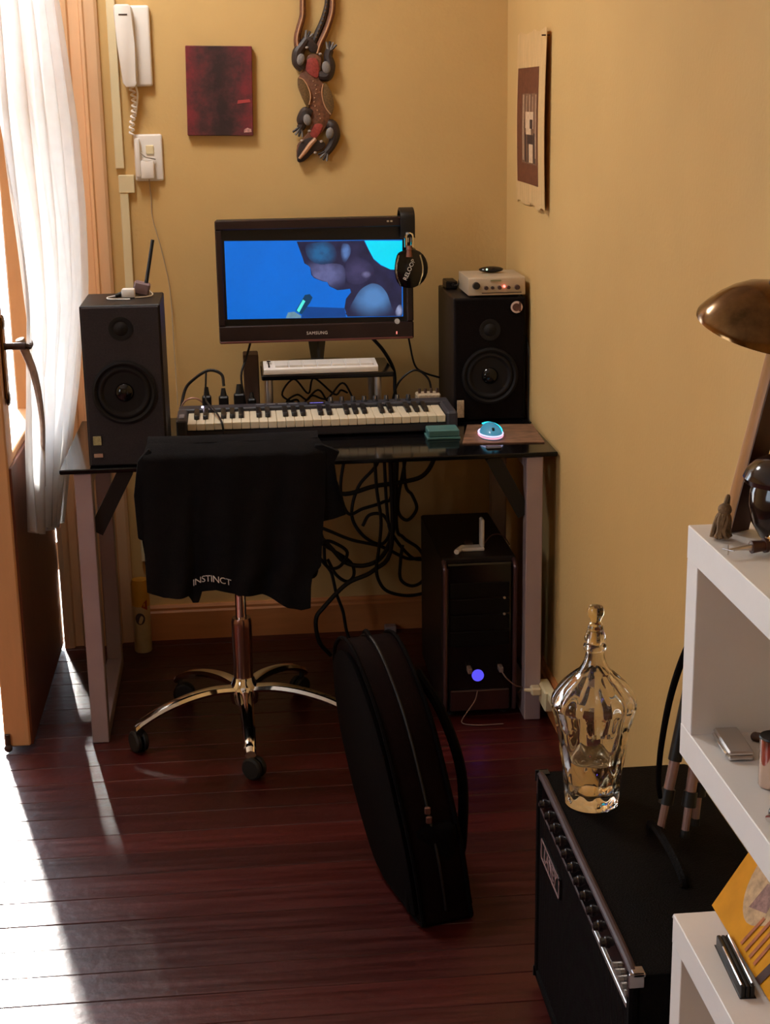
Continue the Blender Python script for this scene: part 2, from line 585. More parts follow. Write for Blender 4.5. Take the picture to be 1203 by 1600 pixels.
# glazed door leaf swung into the room
leaf = structure(bpy.data.objects.new('door_1', None))
COL.objects.link(leaf)
LX0, LX1, LY0, LY1, LZ0, LZ1 = -0.195, -0.128, -0.02, 0.775, 0.012, 2.42
leaf.location = (-0.16, 0.40, 0)
MB().box(LX0, LX1, LY0, LY0 + 0.10, LZ0, LZ1, bev=0.004).build('stile', M_TRIM, leaf)
MB().box(LX0, LX1, LY1 - 0.10, LY1, LZ0, LZ1, bev=0.004).build('stile', M_TRIM, leaf)
for z0, z1 in ((LZ0, 0.20), (0.64, 0.78), (1.62, 1.67), (2.28, LZ1)):
    MB().box(LX0 + 0.003, LX1 - 0.003, LY0 + 0.10, LY1 - 0.10, z0, z1, bev=0.003).build('rail', M_TRIM, leaf)
MB().box(LX0 + 0.018, LX1 - 0.014, LY0 + 0.10, LY1 - 0.10, 0.20, 0.64).box(LX0 + 0.008, LX1 - 0.004, LY0 + 0.15, LY1 - 0.15, 0.25, 0.59, bev=0.006).build('panel', M_PANEL_SHADE, leaf)
MB().box(LX1 - 0.004, LX1 + 0.006, LY0 + 0.012, LY1 - 0.01, LZ0, 0.76, bev=0.002).build('shaded_lower_panel', M_PANEL_SHADE, leaf)  # dark sheet over the leaf's room face, its shade put into the colour
for z0, z1 in ((0.78, 1.62), (1.67, 2.28)):
    MB().box(-0.164, -0.160, LY0 + 0.10, LY1 - 0.10, z0, z1).build('pane', M_PANE, leaf)
lk = MB().box(-0.172, -0.150, LY0 - 0.0015, LY0 + 0.01, 0.955, 1.085).build('lock_plate', M_TRIM, leaf)
MB().box(-0.166, -0.154, LY0 - 0.003, LY0 + 0.005, 1.045, 1.068).build('latch', M_DKPRINT, leaf)
MB().box(-0.166, -0.154, LY0 - 0.003, LY0 + 0.005, 0.975, 1.008).build('bolt', M_DKPRINT, leaf)
h = MB().box(LX1, LX1 + 0.008, 0.02, 0.062, 0.93, 1.12, bev=0.003)
h.ball((LX1 + 0.006, 0.041, 1.12), (0.006, 0.02, 0.02)).ball((LX1 + 0.006, 0.041, 0.93), (0.006, 0.02, 0.02))
h = h.build('handle_plate', M_BRONZE, leaf)
MB().cyl((LX1 + 0.004, 0.041, 1.06), (LX1 + 0.058, 0.041, 1.06), 0.009).tube([(LX1 + 0.05, 0.041, 1.06), (LX1 + 0.056, 0.055, 1.058), (LX1 + 0.06, 0.09, 1.05), (LX1 + 0.058, 0.13, 1.052), (LX1 + 0.056, 0.145, 1.06)], [0.009, 0.008, 0.007, 0.009, 0.005]).build('lever', M_DKPRINT, h)
MB().cyl((-0.185, LY0 - 0.004, 0.004), (-0.185, LY0 - 0.004, 0.05), 0.007).ball((-0.185, LY0 - 0.006, 0.012), 0.011).build('floor_bolt', M_DKPRINT, leaf)
for zh in (0.25, 1.2, 2.15):
    MB().cyl((-0.124, 0.782, zh), (-0.124, 0.782, zh + 0.09), 0.007).build('hinge', M_SILVER, leaf)

# ------------------------------------------------------------------ curtain
cur = MB()
NR, NC = 46, 70
ctr = [(2.36, -0.030), (1.908, 0.004), (1.576, 0.024), (1.35, 0.030), (1.123, 0.028), (0.90, -0.008), (0.72, -0.040), (0.56, -0.066), (0.455, -0.085)]


def interp(tab, z):
    for (z0, v0), (z1, v1) in zip(tab[:-1], tab[1:]):
        if z0 >= z >= z1:
            return v1 + (v0 - v1) * (z - z1) / (z0 - z1)
    return tab[-1][1] if z < tab[-1][0] else tab[0][1]


V, F = [], []
for i in range(NR + 1):
    for j in range(NC + 1):
        s = j / NC
        ztop = 2.36
        zbot = 0.575 - 0.13 * s + 0.008 * math.sin(s * 22)
        z = ztop + (zbot - ztop) * i / NR
        far = interp(ctr, z)
        near = -0.100 + 0.028 * math.exp(-((z - 1.2) / 0.3) ** 2)
        pinch = math.exp(-((z - 1.02) / 0.10) ** 2)
        xx = near + (far - near) * (1 - (1 - s) ** 1.7)
        amp = 0.016 * (1 - 0.6 * pinch) * (0.5 + 0.5 * min(1, (2.4 - z)))
        xx += amp * math.sin(s * 34 + 1.3 * math.sin(z * 1.7)) + 0.008 * math.sin(s * 71 + z * 2)
        y_near = 0.035 + 0.045 * math.exp(-((z - 1.0) / 0.16) ** 2)
        yy = y_near + s * (0.60 - y_near)
        V.append(Vector((max(xx, -0.118), yy, z)))
for i in range(NR):
    for j in range(NC):
        a = i * (NC + 1) + j
        F.append((a, a + 1, a + NC + 2, a + NC + 1))
curtain = tag(cur.add(V, F).build('curtain', M_CURT, ang=180), 'sheer white curtain hanging in folds over the open glazed door', 'curtain')
MB().tube([(-0.085, 0.06, 1.075), (-0.060, 0.085, 0.98), (-0.052, 0.11, 0.86), (-0.064, 0.16, 0.74), (-0.07, 0.20, 0.66)], [0.012, 0.010, 0.007, 0.006, 0.003], n=8).build('gathered_edge', mat('shaded_curtain_cloth', (0.52, 0.42, 0.37), 0.9, var=0.2, scale=(60, 60, 60)), curtain)  # white curtain fold, its shade put into the taupe colour

# ------------------------------------------------------------------ cable trunking on the back wall
tk = structure(MB().box(0.124, 0.149, YB - 0.014, YB, 1.455, 2.3, bev=0.002).box(0.132, 0.157, YB - 0.014, YB, 0.26, 1.40, bev=0.002)
               .box(0.130, 0.176, YB - 0.016, YB, 1.385, 1.437, bev=0.002).build('trim_5', M_CREAM))

# ------------------------------------------------------------------ desk
desk = thing('desk', 'wide black glass topped desk with pinkish silver loop legs under the monitor', 'desk', (0.635, 0.30, 0))
MB().box(-0.004, 1.272, -0.008, 0.605, 0.738, 0.750, bev=0.0025).build('glass_top', M_GLASSTOP, desk)
for x0 in (0.030, 1.192):
    x1 = x0 + 0.044
    fr = MB().box(x0, x1, 0.004, 0.050, 0.0, 0.736, bev=0.002).build('leg', M_LEG, desk)
    fr = MB().box(x0, x1, 0.545, 0.591, 0.0, 0.736, bev=0.002).build('leg', M_LEG, desk)
    MB().box(x0, x1, 0.050, 0.545, 0.0, 0.036, bev=0.002).build('floor_bar', M_LEG, desk)
    MB().box(x0, x1, 0.050, 0.545, 0.700, 0.736, bev=0.002).build('top_bar', M_LEG, desk)
for a, b in (((0.160, 0.04, 0.735), (0.074, 0.04, 0.575)), ((1.105, 0.04, 0.735), (1.192, 0.04, 0.575))):
    d = Vector(b) - Vector(a)
    n = Vector((-d.z, 0, d.x)).normalized() * 0.019
    q = [Vector(a) - n, Vector(a) + n, Vector(b) + n, Vector(b) - n]
    MB().prism(q, lambda p: p - Vector((0, 0.014, 0)), lambda p: p + Vector((0, 0.014, 0))).build('brace', M_BLACK, desk)
MB().box(0.074, 1.192, 0.552, 0.584, 0.680, 0.735, bev=0.002).build('rear_rail', M_BLACK, desk)


# ------------------------------------------------------------------ speakers
def speaker(name, label, x0, x1, y0, y1, z0, z1, wz, tz, grille=None):
    t = thing(name, label, 'speaker', ((x0 + x1) / 2, (y0 + y1) / 2, z0), 'bookshelf speakers on the desk')
    cx = (x0 + x1) / 2
    MB().box(x0, x1, y0 + 0.012, y1, z0, z1, bev=0.003).build('cabinet', M_CAB, t)
    MB().box(x0 + 0.004, x1 - 0.004, y0 + 0.006, y0 + 0.012, z0 + 0.004, z1 - 0.004, bev=0.002).build('baffle', grille or M_GRILLE, t)
    wr = 0.080
    ring = MB().lathe([(wr, 0.0), (wr, 0.006), (wr - 0.006, 0.008), (wr - 0.012, 0.004), (wr - 0.012, 0.0)], (cx, y0 + 0.006, wz), 48, Vector((0, -1, 0))).build('woofer_ring', M_RING, t)
    sur = [(wr - 0.012, 0.001)]
    for k in range(7):
        sur.append((wr - 0.013 - 0.015 * k / 6, 0.0015 + 0.005 * math.sin(PI * k / 6)))
    MB().lathe(sur + [(wr - 0.030, 0.001), (0.022, 0.0006)], (cx, y0 + 0.006, wz), 48, Vector((0, -1, 0))).build('cone', M_CONE, ring)
    MB().lathe([(0.024, 0.0005), (0.020, 0.007), (0.012, 0.011), (0.0, 0.0125)], (cx, y0 + 0.006, wz), 32, Vector((0, -1, 0))).build('dust_cap', M_GLOSS, ring)
    tw = MB().lathe([(0.030, 0), (0.030, 0.002), (0.022, 0.0025), (0.018, 0.0015), (0.014, 0.004), (0.008, 0.007), (0.0, 0.008)], (cx, y0 + 0.006, tz), 32, Vector((0, -1, 0))).build('tweeter', M_CONE, t)
    return t


spL = speaker('bookshelf_speaker', 'dark speaker on the left of the desk beside the curtain', 0.070, 0.268, 0.006, 0.262, 0.75, 1.158, 0.940, 1.100)
MB().box(0.084, 0.104, 0.0075, 0.012, 0.808, 0.830).build('sticker', mat('green_gold_sticker', (0.42, 0.38, 0.20), 0.4, var=0.3, scale=(150, 150, 150)), spL)['label'] = 'small pale green sticker'
MB().box(0.084, 0.106, 0.0075, 0.012, 0.776, 0.786).build('badge', M_SILVER, spL)
spR = speaker('bookshelf_speaker', 'black speaker on the right of the desk with a round sticker', 1.060, 1.264, 0.402, 0.735, 0.75, 1.100, 0.880, 1.010, mat('dim_grille_cloth', (0.006, 0.004, 0.004), 0.85, var=0.25, scale=(300, 300, 300), bump=0.3, bscale=700, spec=0.1))  # darker copy of the grille cloth, weaker light put into its colour
s = MB().cyl((1.237, 0.4075, 1.072), (1.237, 0.4045, 1.072), 0.0165, n=32).build('sticker', mat('pale_pink_sticker', (0.72, 0.55, 0.50), 0.5, var=0.1), spR)
s['label'] = 'round pale sticker with a dark emblem'
MB().cyl((1.236, 0.4047, 1.072), (1.236, 0.4038, 1.072), 0.0110, n=24).box(1.243, 1.249, 0.4036, 0.4045, 1.060, 1.086).build('emblem', mat('emblem_brown', (0.12, 0.05, 0.04), 0.5, var=0.5, scale=(250, 250, 250)), s)
MB().box(1.068, 1.088, 0.404, 0.409, 0.762, 0.812, bev=0.001).build('label_plate', M_TAN, spR)['label'] = 'tan paper label'

# things on the left speaker
ant = thing('wireless_adapter', 'small mauve wireless adapter with black antenna on the left speaker', 'adapter', (0.215, 0.20, 1.158))
MB().box(0.192, 0.234, 0.185, 0.222, 1.160, 1.193, bev=0.004, M=Matrix.Translation((0.213, 0.2, 1.17)) @ Matrix.Rotation(0.25, 4, 'Y') @ Matrix.Translation((-0.213, -0.2, -1.17))).build('body', mat('mauve_plastic', (0.20, 0.13, 0.14), 0.5, var=0.1), ant)
MB().cyl((0.226, 0.20, 1.183), (0.250, 0.20, 1.300), 0.0052, 0.0046, n=10).build('antenna', M_BLACK, ant)
MB().tube([(0.235, 0.19, 1.172), (0.244, 0.17, 1.163), (0.228, 0.15, 1.1605), (0.20, 0.14, 1.1605)], 0.002).build('lead', M_WCORD, ant)
plug = thing('plug_adapter', 'white plug adapter lying on top of the left speaker', 'plug', (0.17, 0.16, 1.158))
MB().box(0.166, 0.200, 0.145, 0.175, 1.1585, 1.182, bev=0.005, seg=2).build('body', M_WHITE, plug)
MB().cyl((0.167, 0.16, 1.168), (0.150, 0.158, 1.164), 0.007, 0.005).build('socket_end', M_BLACK, plug)
MB().tube([(0.150, 0.158, 1.164), (0.13, 0.15, 1.161), (0.14, 0.12, 1.1605), (0.19, 0.11, 1.1605)], 0.0018).build('lead', M_WHITE, plug)

# ------------------------------------------------------------------ riser, monitor
ris = thing('monitor_riser', 'black monitor riser board on silver posts behind the keyboard', 'riser', (0.70, 0.60, 0.75))
MB().box(0.520, 0.898, 0.485, 0.735, 0.872, 0.887, bev=0.003).build('board', M_GLOSS, ris)
for x in (0.541, 0.852):
    for y in (0.505, 0.715):
        MB().cyl((x, y, 0.75), (x, y, 0.872), 0.0105, n=20).build('post', M_SILVER, ris)

MY = 0.58
mon = thing('monitor', 'black framed widescreen monitor showing a blue film still', 'monitor', (0.686, 0.61, 0.887))
x0, x1, z0, z1 = 0.405, 0.967, 0.966, 1.315
MB().box(x0, x1, MY + 0.012, MY + 0.055, z0, z1, bev=0.006).build('back_shell', M_BLACK, mon)
bz = MB()
bz.box(x0, x1, MY, MY + 0.012, z0, 1.016, bev=0.003).box(x0, x1, MY, MY + 0.012, 1.288, z1, bev=0.003)
bz.box(x0, 0.424, MY, MY + 0.012, 1.016, 1.288, bev=0.003).box(0.948, x1, MY, MY + 0.012, 1.016, 1.288, bev=0.003)
bez = bz.build('bezel', mat('black_cherry_bezel', (0.022, 0.011, 0.011), 0.25, var=0.15), mon)
MB().box(x0 + 0.003, x1 - 0.003, MY - 0.001, MY + 0.004, z0, z0 + 0.006, bev=0.001).build('lower_lip', mat('dark_red_lip', (0.12, 0.035, 0.03), 0.3, var=0.1), bez)
MB().box(0.424, 0.948, MY + 0.006, MY + 0.011, 1.016, 1.288).build('screen', mat('screen_off', (0.006, 0.005, 0.006), 0.25, var=0.05), mon)
scr = [o for o in mon.children if o.name.startswith('screen')][0]


def layer(name, poly, k, m):
    y = MY + 0.0058 - 0.0003 * k
    return MB().add([Vector((p[0], y, p[1])) for p in poly], [tuple(range(len(poly)))]).build(name, m, scr)


SS = 1.0
layer('film_still', [(0.430, 1.036), (0.937, 1.030), (0.937, 1.250), (0.430, 1.258)], 1, emit_mat('film_blue', s2l((0, 106, 212)), SS, 0.10, (3, 3, 3)))
layer('bright_backdrop', [(0.829, 1.25), (0.937, 1.247), (0.936, 1.165), (0.902, 1.166), (0.875, 1.18), (0.854, 1.198), (0.84, 1.225)], 2, emit_mat('film_cyan', s2l((0, 222, 250)), SS, 0.06, (5, 5, 5)))
layer('stage_edge', [(0.646, 1.06), (0.658, 1.066), (0.767, 1.059), (0.771, 1.033), (0.642, 1.034)], 2, emit_mat('film_navy', s2l((10, 66, 140)), SS, 0.12, (20, 20, 20)))
face = [(0.635, 1.252), (0.65, 1.207), (0.655, 1.19), (0.671, 1.18), (0.674, 1.157), (0.681, 1.148), (0.704, 1.138), (0.719, 1.135), (0.725, 1.123), (0.748, 1.111), (0.766, 1.112), (0.784, 1.114),
        (0.787, 1.104), (0.772, 1.086), (0.767, 1.059), (0.775, 1.034), (0.933, 1.031), (0.935, 1.162), (0.902, 1.166), (0.875, 1.178), (0.854, 1.196), (0.84, 1.223), (0.827, 1.25)]
layer('figure', face, 3, emit_mat('film_skin_shadow', s2l((36, 36, 66)), SS, 0.3, (30, 30, 30)))
SKIN = s2l((36, 36, 66))


def soft(name, poly, k, rgb, rx, rz, fine=60.0):
    """a patch of the film still whose colour fades into the shadowed skin at its rim"""
    P = [(p.x, p.y) for p in catmull([(a, b_, 0) for a, b_ in poly], 3, True)]
    cx = sum(p[0] for p in P) / len(P)
    cz_ = sum(p[1] for p in P) / len(P)
    m = emit_mat('film_' + name, SKIN, SS, 0.3, (fine, fine, fine))
    nt = m.node_tree
    N, Lk = nt.nodes, nt.links
    tc = [n_ for n_ in N if n_.type == 'TEX_COORD'][0]
    b_ = N['Principled BSDF']
    old = b_.inputs['Emission Color'].links[0].from_socket
    mp = N.new('ShaderNodeMapping')
    off = wloc(scr)
    mp.inputs['Location'].default_value = (-(cx - off.x) / rx, 0, -(cz_ - off.z) / rz)
    mp.inputs['Scale'].default_value = (1 / rx, 0, 1 / rz)
    Lk.new(tc.outputs['Object'], mp.inputs[0])
    ln = N.new('ShaderNodeVectorMath')
    ln.operation = 'LENGTH'
    Lk.new(mp.outputs[0], ln.inputs[0])
    mr = N.new('ShaderNodeMapRange')
    mr.interpolation_type = 'SMOOTHSTEP'
    mr.inputs['From Min'].default_value = 1.0
    mr.inputs['From Max'].default_value = 0.1
    Lk.new(ln.outputs['Value'], mr.inputs[0])
    no = [n_ for n_ in N if n_.type == 'TEX_NOISE'][0]
    mu = N.new('ShaderNodeMath')
    mu.operation = 'MULTIPLY'
    mu.use_clamp = True
    n2 = N.new('ShaderNodeMath')
    n2.operation = 'MULTIPLY_ADD'
    n2.inputs[1].default_value = 1.6
    n2.inputs[2].default_value = 0.2
    Lk.new(no.outputs[0], n2.inputs[0])
    Lk.new(mr.outputs[0], mu.inputs[0])
    Lk.new(n2.outputs[0], mu.inputs[1])
    mx = N.new('ShaderNodeMix')
    mx.data_type = 'RGBA'
    Lk.new(mu.outputs[0], mx.inputs['Factor'])
    mx.inputs['A'].default_value = (*SKIN, 1)
    mx.inputs['B'].default_value = (*s2l(rgb), 1)
    Lk.new(mx.outputs['Result'], b_.inputs['Emission Color'])
    layer(name, P, k, m)


soft('forehead', [(0.660, 1.240), (0.690, 1.248), (0.725, 1.248), (0.745, 1.230), (0.745, 1.195), (0.712, 1.184), (0.682, 1.192), (0.664, 1.21)], 4, (34, 98, 150), 0.056, 0.046)
soft('lower_face', [(0.656, 1.194), (0.672, 1.198), (0.700, 1.186), (0.735, 1.188), (0.766, 1.180), (0.772, 1.150), (0.766, 1.118), (0.748, 1.113), (0.727, 1.124), (0.719, 1.135), (0.703, 1.140), (0.682, 1.150), (0.676, 1.160), (0.671, 1.178)], 4, (98, 102, 150), 0.085, 0.055, 48.0)
soft('ear', [(0.763, 1.240), (0.774, 1.243), (0.784, 1.239), (0.789, 1.226), (0.786, 1.21), (0.778, 1.197), (0.768, 1.187), (0.76, 1.211)], 5, (88, 122, 180), 0.020, 0.036)
soft('neck', [(0.774, 1.190), (0.798, 1.208), (0.845, 1.184), (0.853, 1.155), (0.82, 1.128), (0.79, 1.128), (0.773, 1.145)], 4, (66, 62, 100), 0.06, 0.055)
soft('collar_light', [(0.815, 1.158), (0.836, 1.164), (0.846, 1.156), (0.838, 1.144), (0.820, 1.146)], 5, (110, 108, 150), 0.020, 0.014)
soft('shoulder', [(0.777, 1.036), (0.783, 1.060), (0.795, 1.082), (0.806, 1.100), (0.82, 1.115), (0.844, 1.127), (0.860, 1.126), (0.874, 1.119), (0.884, 1.108), (0.892, 1.095), (0.898, 1.077), (0.903, 1.059), (0.903, 1.036)], 4, (84, 132, 190), 0.085, 0.072, 14.0)
soft('far_shoulder', [(0.914, 1.034), (0.916, 1.05), (0.925, 1.064), (0.934, 1.060), (0.934, 1.034)], 4, (170, 180, 220), 0.014, 0.022)
layer('microphone', [(0.626, 1.056), (0.642, 1.044), (0.668, 1.077), (0.676, 1.092), (0.668, 1.102), (0.654, 1.100), (0.648, 1.090)], 4, emit_mat('film_mic', s2l((12, 60, 96)), SS, 0.2, (40, 40, 40)))
layer('microphone_shine', [(0.629, 1.056), (0.636, 1.050), (0.655, 1.082), (0.648, 1.087)], 5, emit_mat('film_mint', s2l((90, 240, 228)), SS, 0.1, (40, 40, 40)))
layer('hand', [(0.604, 1.051), (0.622, 1.053), (0.642, 1.040), (0.640, 1.034), (0.597, 1.035)], 5, emit_mat('film_hand', s2l((110, 150, 170)), SS, 0.2, (60, 60, 60)))
text_mesh('lettering', 'SAMSUNG', 0.0125, mat('silver_print', (0.75, 0.68, 0.66), 0.4, var=0.05), bez, facing((0.686, MY - 0.0005, 0.990), (1, 0, 0), (0, 0, 1)), spacing=1.1)
MB().cyl((0.919, MY - 0.0008, 1.017), (0.919, MY + 0.004, 1.017), 0.0075, n=20).build('energy_sticker', mat('grey_sticker', (0.55, 0.55, 0.55), 0.5, var=0.4, scale=(300, 300, 300)), bez)
MB().box(0.9155, 0.9185, MY - 0.0012, MY + 0.002, 0.980, 0.988).build('power_light', emit_mat('red_led', (1.0, 0.25, 0.2), 1.5), bez)
MB().box(0.893, 0.899, MY - 0.0005, MY + 0.002, 1.301, 1.306).box(0.903, 0.909, MY - 0.0005, MY + 0.002, 1.301, 1.306).build('corner_mark', M_SILVER, bez)
MB().prism([(0.660, 0.97), (0.712, 0.97), (0.704, 0.91), (0.722, 0.897), (0.650, 0.897), (0.668, 0.91)], lambda p: Vector((p[0], MY + 0.022, p[1])), lambda p: Vector((p[0], MY + 0.046, p[1]))).build('neck', M_GLOSS, mon, bevel=0.002)
ft = MB().lathe([(0.0, 0.0005), (0.098, 0.0005), (0.100, 0.004), (0.092, 0.010), (0.03, 0.013), (0, 0.013)], (0, 0, 0), 40)
for v in ft.bm.verts:
    v.co = Vector((0.686 + v.co.x, 0.660 + v.co.y * 0.58, 0.887 + v.co.z))
ft.build('foot', M_GLOSS, mon)

# headphones hung over the monitor's corner
hp = thing('headphones', 'black headphones with chrome trim hung on the corner of the monitor', 'headphones', (0.945, 0.575, 1.17))
MB().tube([(0.950, 0.562, 1.245), (0.950, 0.560, 1.300), (0.950, 0.566, 1.322), (0.950, 0.595, 1.332), (0.950, 0.628, 1.322), (0.950, 0.640, 1.29), (0.950, 0.640, 1.20)], 0.004, n=8).build('inner_band', M_SILVER, hp)
hb = MB()
path = catmull([(0.950, 0.557, 1.258), (0.950, 0.556, 1.300), (0.950, 0.562, 1.324), (0.950, 0.598, 1.336), (0.950, 0.632, 1.326), (0.950, 0.645, 1.30), (0.950, 0.646, 1.22)], 6)
Vv, Ff = [], []
for i, p in enumerate(path):
    t = (path[min(i + 1, len(path) - 1)] - path[max(i - 1, 0)]).normalized()
    nn = Vector((1, 0, 0)).cross(t).normalized()
    for sx, sn in ((-1, -1), (1, -1), (1, 1), (-1, 1)):
        Vv.append(p + Vector((0.0205 * sx, 0, 0)) + nn * 0.004 * sn)
for i in range(len(path) - 1):
    for k in range(4):
        Ff.append((i * 4 + k, i * 4 + (k + 1) % 4, (i + 1) * 4 + (k + 1) % 4, (i + 1) * 4 + k))
Ff += [(0, 1, 2, 3), tuple(range(len(Vv) - 4, len(Vv)))]
hb.add(Vv, Ff).build('headband', M_BLACK, hp, bevel=0.0015)
for yy in (0.545, 0.664):
    d = -1 if yy < 0.6 else 1
    MB().tube([(0.943, yy + 0.004, 1.232), (0.943, yy, 1.262), (0.948, yy, 1.270), (0.956, yy, 1.270), (0.961, yy, 1.262), (0.961, yy + 0.004, 1.232)], 0.0042, n=8).build('slider', M_CHROME, hp)
    MB().cyl((0.952, yy, 1.205), (0.952, yy, 1.236), 0.009, 0.006).ball((0.952, yy, 1.226), 0.008).build('hinge', mat('red_brown_metal', (0.25, 0.10, 0.07), 0.4, metal=0.4, var=0.1), hp)
    prof = [(-0.030, 0.035), (-0.018, 0.045), (0.0, 0.048), (0.018, 0.045), (0.030, 0.035), (0.036, 0.0), (0.030, -0.028), (0.018, -0.040), (0.0, -0.044), (-0.018, -0.040), (-0.030, -0.028), (-0.036, 0.0)]
    prof = [(p.x, p.y) for p in catmull([(a, b, 0) for a, b in prof], 3, True)]
    cz = 1.168
    cup = MB().prism(prof, lambda p: Vector((0.952 + p[0] * 1.2, yy, cz + p[1] * 1.2)), lambda p: Vector((0.954 + p[0] * 1.05, yy - d * 0.024, cz + p[1] * 1.05))).build('ear_cup', M_GLOSS, hp, bevel=0.002)
    if d < 0:
        MB().ball((0.962, yy + 0.020, cz + 0.002), (0.046, 0.013, 0.054), 20, 12).build('ear_pad', M_RUBBER, hp)
        for sx in (-1, 1):
            MB().tube([(0.952 + sx * 0.030, yy - 0.001, cz + 0.042), (0.952 + sx * 0.037, yy - 0.002, cz + 0.014), (0.952 + sx * 0.037, yy - 0.002, cz - 0.014), (0.952 + sx * 0.027, yy - 0.001, cz - 0.044)], 0.0024, n=6).build('chrome_rim', M_CHROME, cup)
        text_mesh('lettering', 'RELOOP', 0.017, M_PRINT, cup, facing((0.952, yy - 0.0004, cz), (0.42, 0, 0.9), (-0.9, 0, 0.42)))

# white pad controller on the riser
pc_ = thing('pad_controller', 'slim white keyboard controller on the riser below the monitor', 'controller', (0.69, 0.54, 0.887))
MB().prism([(0.487, 0.8885), (0.487, 0.903), (0.490, 0.9055), (0.594, 0.911), (0.597, 0.909), (0.597, 0.8885)], lambda p: Vector((0.527, p[0], p[1])), lambda p: Vector((0.853, p[0], p[1]))).build('case', M_WHITE, pc_, bevel=0.0015)
for k in range(7):
    xx = 0.560 + k * 0.0405
    MB().box(xx, xx + 0.037, 0.500, 0.582, 0.9058, 0.9125, bev=0.001).build('pad', mat('warm_white_pad', (0.72, 0.68, 0.63), 0.5, var=0.05), pc_)
MB().box(0.540, 0.545, 0.505, 0.575, 0.9055, 0.909).build('slot', M_BLACK, pc_)
MB().box(0.537, 0.549, 0.548, 0.560, 0.909, 0.920, bev=0.001).build('fader', M_CHROME, pc_)
bb = MB().box(0.470, 0.515, 0.62, 0.70, 0.7505, 0.925, bev=0.003)
tag(bb.build('small_box', M_BROWN), 'dark brown upright box behind the left end of the riser', 'box')

# ------------------------------------------------------------------ 49-key keyboard
kb = thing('midi_keyboard', 'long keyboard with ivory and black keys across the front of the desk', 'keyboard', (0.665, 0.36, 0.75))
KX0, KW = 0.312, 0.02428
KX1 = KX0 + 29 * KW
KY0, KY1 = 0.262, 0.408
MB().box(0.285, KX1 + 0.030, 0.268, 0.465, 0.756, 0.782, bev=0.004).box(0.285, KX1 + 0.030, KY1 + 0.002, 0.465, 0.78, 0.812, bev=0.003).build('case', M_KCASE, kb)
MB().box(0.283, KX0 - 0.002, 0.256, KY1 + 0.004, 0.756, 0.812, bev=0.004).build('end_cheek', M_KCASE, kb)
MB().box(KX1 + 0.002, KX1 + 0.032, 0.256, KY1 + 0.004, 0.756, 0.812, bev=0.006).build('end_cheek', M_KCASE, kb)
MB().box(0.290, 0.304, 0.28, 0.33, 0.811, 0.815, bev=0.001).build('touch_strip', mat('grey_strip', (0.2, 0.19, 0.22), 0.4, var=0.1), kb)
for k in range(4):
    MB().cyl((0.31 + 0.22 * k, 0.30, 0.75), (0.31 + 0.22 * k, 0.30, 0.757), 0.01).cyl((0.31 + 0.22 * k, 0.44, 0.75), (0.31 + 0.22 * k, 0.44, 0.757), 0.01).build('rubber_foot', M_RUBBER, kb)
wk = None
for k in range(29):
    if wk is None:
        wk = MB().box(KX0 + 0.0004, KX0 + KW - 0.0008, KY0, KY1, 0.783, 0.802, bev=0.0012).build('white_key', M_WKEY, kb)
        o = wk
    else:
        o = wk.copy()
        COL.objects.link(o)
        o.parent = kb
    o.location = (KW * k, 0, -R.uniform(0, 0.0008))
bk = None
for k in range(28):
    if k % 7 in (2, 6):
        continue
    if bk is None:
        bk = MB().prism([(KY0 + 0.050, 0.8025), (KY0 + 0.056, 0.8125), (KY1, 0.8135), (KY1, 0.8025)], lambda p: Vector((KX0 + KW - 0.0068, p[0], p[1])), lambda p: Vector((KX0 + KW + 0.0068, p[0], p[1]))).build('black_key', M_BKEY, kb, bevel=0.0009)
        o = bk
    else:
        o = bk.copy()
        COL.objects.link(o)
        o.parent = kb
    o.location = (KW * k, 0, 0)
kn = None
for k in range(8):
    if kn is None:
        kn = MB().lathe([(0.0085, 0), (0.0085, 0.003), (0.0068, 0.004), (0.006, 0.0145), (0.005, 0.016), (0, 0.016)], (0.712, 0.440, 0.812), 16).build('knob', mat('knob_plastic', (0.035, 0.035, 0.042), 0.35, var=0.1), kb)
        MB().box(0.711, 0.713, 0.4335, 0.4345, 0.818, 0.8285).build('pointer', M_SILVER, kn)
        kchild = kn.children[0]
        o = kn
    else:
        o = kn.copy()
        COL.objects.link(o)
        o.parent = kb
        c = kchild.copy()
        COL.objects.link(c)
        c.parent = o
    o.location = (0.0315 * k, 0, 0)
dsp = MB().box(0.645, 0.695, 0.425, 0.448, 0.812, 0.8145, bev=0.0008).build('display', M_GLOSS, kb)
MB().box(0.652, 0.690, 0.4295, 0.4335, 0.8145, 0.8150).build('lit_text', emit_mat('violet_glow', (0.25, 0.22, 0.85), 1.2, 0.6, (400, 400, 400)), dsp)
MB().box(0.348, 0.354, 0.428, 0.433, 0.812, 0.8155).build('led', emit_mat('white_violet_led', (0.75, 0.65, 1.0), 6.0), kb)
for k in range(4):
    MB().box(0.50 + 0.031 * k, 0.525 + 0.031 * k, 0.432, 0.442, 0.812, 0.8145, bev=0.0008).build('button', mat('grey_button', (0.16, 0.15, 0.17), 0.5, var=0.1), kb)

tag(MB().box(0.955, 1.045, 0.185, 0.255, 0.7502, 0.7560, bev=0.001).box(0.958, 1.043, 0.187, 0.254, 0.756, 0.776, bev=0.003).build('card_box', M_TEAL), 'flat teal box beside the right end of the long keyboard', 'box')

